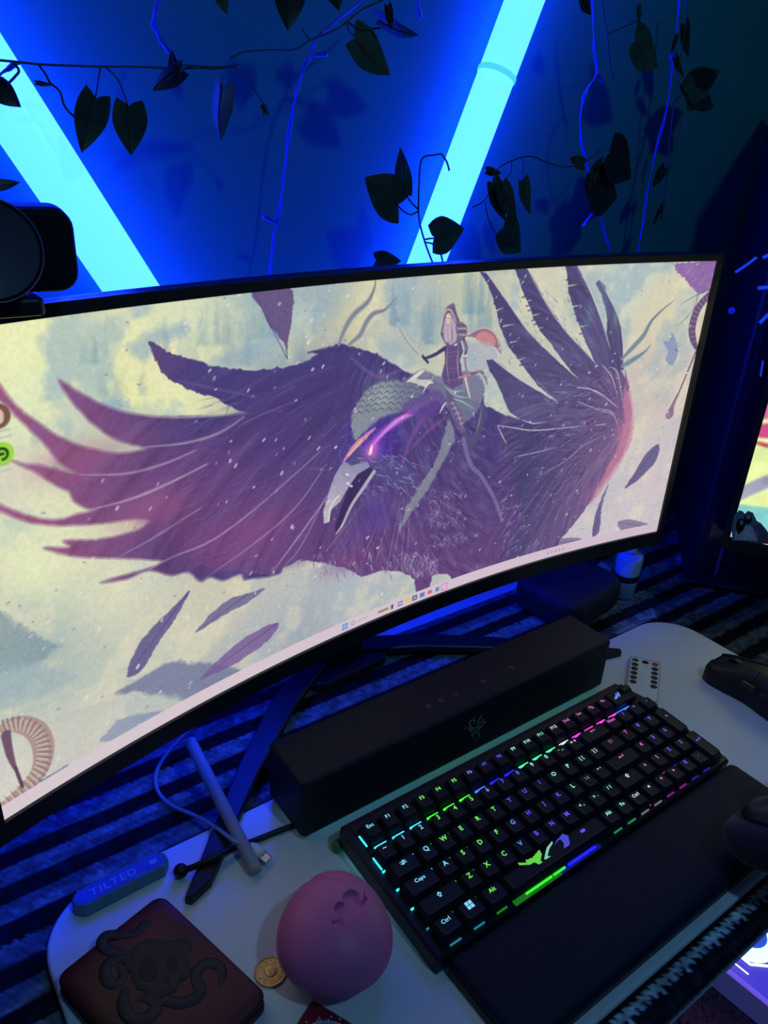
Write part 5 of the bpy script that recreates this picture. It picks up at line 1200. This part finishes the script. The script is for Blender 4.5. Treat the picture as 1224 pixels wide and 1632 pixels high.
# ================================================================== FAIRY LIGHT STRANDS
def strand(pts, y, nubs, label, r=.0011):
    W = [ony(px, py, y) for px, py in pts]
    lo = min(W, key=lambda p: p[2])
    t = thing('fairy_light_strand', label, 'string light', lo, group=None)
    tw = []
    P = catmull(W, 8); offs = np.array([[.0009*math.cos(i*.35), 0, 0] for i in range(len(P))])
    obj('wire', *join(tube(P+offs, r*.75, 6, 0), tube(P-offs+np.array([0, .0012, 0]), r*.75, 6, 0)), m_clear, t, smooth=True)
    for a, b in nubs:
        A, B = ony(*a, y), ony(*b, y); obj('bulb', *tube([A, A+(B-A)*.3, A+(B-A)*.6, B-(B-A)*.08, B], [.0010, .0018, .0019, .0024, .0012], 8, 3), m_clear, t, smooth=True)
strand([(585,-8),(560,15),(530,38),(505,62),(497,84),(484,110),(470,160),(460,220),(452,290),(444,345),(437,375),(431,440)], .375, [((495,88),(521,86)), ((440,356),(419,344))], 'thin clear fairy light strand hanging left of the right tube, photo centre')
strand([(944,-8),(947,40),(948,80),(952,116),(938,140),(929,165),(926,210),(934,255),(944,290),(950,334),(958,342),(964,368),(973,398)], .365, [((951,116),(961,131)), ((949,335),(929,361))], 'clear fairy light strand with two hanging bulbs, right of the jointed tube')
strand([(1084,-8),(1080,40),(1073,85),(1070,130),(1062,180),(1046,240),(1034,300),(1026,350),(1017,405)], .385, [((1074,78),(1069,96))], 'straight clear fairy light strand farthest right on the wall', .0009)
strand([(666,-8),(667,5),(669,18)], .36, [((667,10),(669,29))], 'short end of a clear fairy light strand at the top centre')
strand([(256,-6),(250,12),(246,36),(254,58),(264,76)], .36, [((256,62),(270,84))], 'short bright blue fairy light strand at the upper left', .0016)
strand([(-6,122),(10,112),(22,103),(36,100)], .36, [((10,113),(24,101))], 'short clear fairy light strand at the left photo edge')

# ================================================================== IVY VINES
m_leafs = [mat('ivy_leaf_'+n_, c_, .45, spec=.4, noise=.35, nscale=60) for n_, c_ in (('green', (.014, .046, .034)), ('dark', (.007, .018, .022)), ('pale', (.022, .062, .040)))]
m_stem = mat('ivy_stem', (.02, .05, .04), .6, noise=.2, nscale=200)
def leaf(parent, base, tip, y, wr=.42, twist=0., stem_from=None, mi=0, curl=.25, dy=0.):
    A = ony(*base, y); B = ony(*tip, y+dy); L = np.linalg.norm(B-A); d = (B-A)/L
    n0 = np.array([0, -1., 0.15]); n0 = n0-d*(n0@d); n0 /= np.linalg.norm(n0); s_ = np.cross(d, n0)
    sv = s_*math.cos(twist)+n0*math.sin(twist); nv = np.cross(sv, d)
    rows, colsn = 13, 9; G = np.zeros((rows, colsn, 3))
    for i in range(rows):
        t = i/(rows-1)
        w = L*wr*(math.sin(PI*min(1, (t+.10)/.82)**.62)**.8 if t < .72 else math.sin(PI*((.82)/.82)**.62)*0+max(0, 1-t)**.85*1.15*.62) if False else L*wr*((1-((t-.30)/.34)**2*.22)**.5 if t < .30 else (1-((t-.30)/.70)**1.5)**1.0)
        if t < .12: w *= .80+1.6*t
        for j in range(colsn):
            u = (j-(colsn-1)/2)/((colsn-1)/2)
            back = -.16*L*max(0, (.22-t)/.22)*abs(u)**.6*(1 if abs(u) > .05 else 0)+(0 if t > .2 else .0)
            G[i, j] = A+d*(t*L+back)+sv*(u*w)+nv*(curl*(abs(u)**1.3)*w*.6-.10*L*math.sin(PI*t)*.6)
    V = G.reshape(-1, 3); F = [(i*colsn+j, i*colsn+j+1, (i+1)*colsn+j+1, (i+1)*colsn+j) for i in range(rows-1) for j in range(colsn-1)]
    lf = obj('leaf', V, F, m_leafs[mi], parent, smooth=True)
    mid = [G[i, colsn//2]+nv*.0003 for i in range(0, rows, 2)]
    vein = [tube(mid, [.0006, .0002], 5, 0)]
    obj('midrib', *join(*vein), m_stem, lf, local=True, smooth=True)
    lf_off = np.array(parent.location)
    ch = lf.children[0] if lf.children else None
    for o in lf.children:
        me = o.data
        for v in me.vertices: v.co = v.co-Vector(lf_off)
    if stem_from is not None:
        S = ony(*stem_from, y); mm = (S+A)/2+np.array([0, -.003, .004])
        V, F = tube([S, mm, A+d*L*.04], [.0008, .0006], 5, 5); obj('leaf_stalk', V-lf_off, F, m_stem, lf, local=True, smooth=True)
def vine(label, stems, y, leaves, r=.0009):
    W = [[ony(px, py, y) for px, py in st] for st in stems]
    lo = min([p for w in W for p in w], key=lambda p: p[2])
    t = thing('ivy_vine', label, 'ivy vine', lo)
    for w in W: obj('stem', *tube(w, r, 6, 6), m_stem, t, smooth=True)
    for lv in leaves:
        leaf(t, *lv[:2], y+lv[2].get('y', 0), **{k_: v for k_, v in lv[2].items() if k_ != 'y'})
vine('ivy stem running across the upper left with two hanging heart leaves',
     [[(-12, 95), (20, 98), (70, 103), (150, 106), (230, 107), (290, 110), (330, 106)], [(62, 104), (72, 118), (80, 132), (95, 146), (103, 170), (120, 188)], [(20, 98), (30, 112), (24, 122), (10, 136)]], .345,
     [((152, 158), (130, 244), dict(wr=.31, stem_from=(160, 107), mi=0, curl=.3)), ((205, 170), (209, 248), dict(wr=.40, stem_from=(168, 107), mi=0, curl=.4)),
      ((-8, 136), (34, 171), dict(wr=.42, mi=1, stem_from=(12, 134))), ((278, 118), (273, 78), dict(wr=.25, mi=1, twist=.6)), ((288, 112), (243, 145), dict(wr=.30, mi=1, twist=.5)),
      ((300, 106), (384, 102), dict(wr=.16, twist=1.2, mi=0)), ((58, 132), (86, 136), dict(wr=.15, mi=1)), ((-14, 296), (33, 290), dict(wr=.22, mi=0, twist=.3)),
      ((354, 140), (352, 226), dict(wr=.36, stem_from=(350, 122), mi=2, twist=.5, curl=.35))])
vine('ivy stem crossing behind the centre fairy light at the top, five leaves',
     [[(368, 92), (390, 83), (430, 80), (470, 79), (492, 66), (515, 56), (540, 45), (556, 32), (580, 14), (610, 0), (625, -8)], [(372, 108), (385, 122), (400, 138), (414, 156), (424, 178)], [(482, 48), (492, 62)], [(556, 36), (570, 45), (588, 46), (606, 45)], [(553, 38), (558, 52), (566, 58)]], .345,
     [((462, -30), (459, 50), dict(wr=.42, mi=1)), ((530, -26), (541, 17), dict(wr=.5, mi=1)), ((566, 62), (622, 120), dict(wr=.36, mi=2, curl=.35)), ((604, 32), (668, 56), dict(wr=.26, mi=1, twist=.6)),
      ((348, -18), (363, 24), dict(wr=.36, mi=2)), ((418, 168), (430, 184), dict(wr=.3, mi=2)), ((424, 176), (418, 186), dict(wr=.3, mi=2)), ((618, 10), (626, 50), dict(wr=.25, mi=1))])
vine('ivy branch in front of the jointed tube with one leaf over it',
     [[(690, 420), (684, 405), (676, 382), (668, 350), (667, 320), (668, 290), (670, 262), (676, 250), (692, 247), (704, 245)], [(667, 336), (654, 342), (640, 334), (630, 322)], [(667, 334), (655, 322), (644, 305)], [(676, 382), (690, 380), (698, 386)], [(677, 386), (692, 390), (702, 404), (706, 420)], [(704, 246), (712, 258), (716, 272)]], .355,
     [((634, 326), (581, 283), dict(wr=.46, mi=0, curl=.3)), ((645, 304), (638, 234), dict(wr=.22, mi=0, twist=.4)), ((692, 379), (740, 364), dict(wr=.46, mi=2, curl=.2)), ((600, 415), (640, 416), dict(wr=.3, mi=0))])
vine('tangled ivy cluster just right of the jointed tube',
     [[(752, 330), (770, 320), (782, 300), (790, 272), (815, 256), (845, 249), (870, 258), (900, 266), (930, 258), (955, 240), (970, 222)], [(772, 322), (778, 350), (790, 372), (812, 392)], [(815, 258), (812, 276), (800, 290)], [(832, 252), (834, 290)]], .36,
     [((786, 292), (806, 352), dict(wr=.26, mi=1)), ((800, 300), (824, 350), dict(wr=.3, mi=0)), ((834, 290), (845, 342), dict(wr=.26, mi=2)), ((802, 364), (830, 402), dict(wr=.5, mi=2)), ((776, 272), (800, 276), dict(wr=.2, mi=1)),
      ((972, 244), (1006, 284), dict(wr=.5, mi=1, curl=.3)), ((946, 300), (984, 314), dict(wr=.62, mi=1)), ((942, 280), (938, 318), dict(wr=.4, mi=1)), ((930, 262), (908, 252), dict(wr=.3, mi=0)), ((944, 282), (962, 248), dict(wr=.3, mi=0))])
vine('ivy vine hanging between the two right fairy light strands',
     [[(958, -8), (962, 20), (968, 60), (972, 100), (978, 130)], [(968, 54), (990, 44), (1012, 34), (1024, 22)]], .35,
     [((1012, 66), (1049, 107), dict(wr=.42, mi=2)), ((928, -6), (942, 24), dict(wr=.42, mi=1)), ((1018, 10), (1020, 46), dict(wr=.2, mi=2))])
vine('thin ivy vine with narrow curled leaves at the far right of the wall',
     [[(1096, -8), (1092, 40), (1084, 90), (1076, 150), (1070, 200), (1064, 260), (1058, 320), (1054, 350)], [(1076, 160), (1086, 152), (1096, 146)]], .362,
     [((1096, 150), (1147, 113), dict(wr=.36, mi=2)), ((1128, 146), (1082, 138), dict(wr=.4, mi=1, curl=.4)), ((1090, 40), (1098, 92), dict(wr=.28, mi=1)), ((1076, 92), (1090, 122), dict(wr=.2, mi=1)), ((1086, 196), (1078, 236), dict(wr=.18, mi=1, twist=.6)),
      ((1058, 268), (1040, 300), dict(wr=.3, mi=1)), ((1068, 264), (1060, 302), dict(wr=.16, mi=1, twist=.5)), ((1056, 326), (1040, 364), dict(wr=.2, mi=1, twist=.3)), ((1078, 58), (1070, 90), dict(wr=.2, mi=1))])
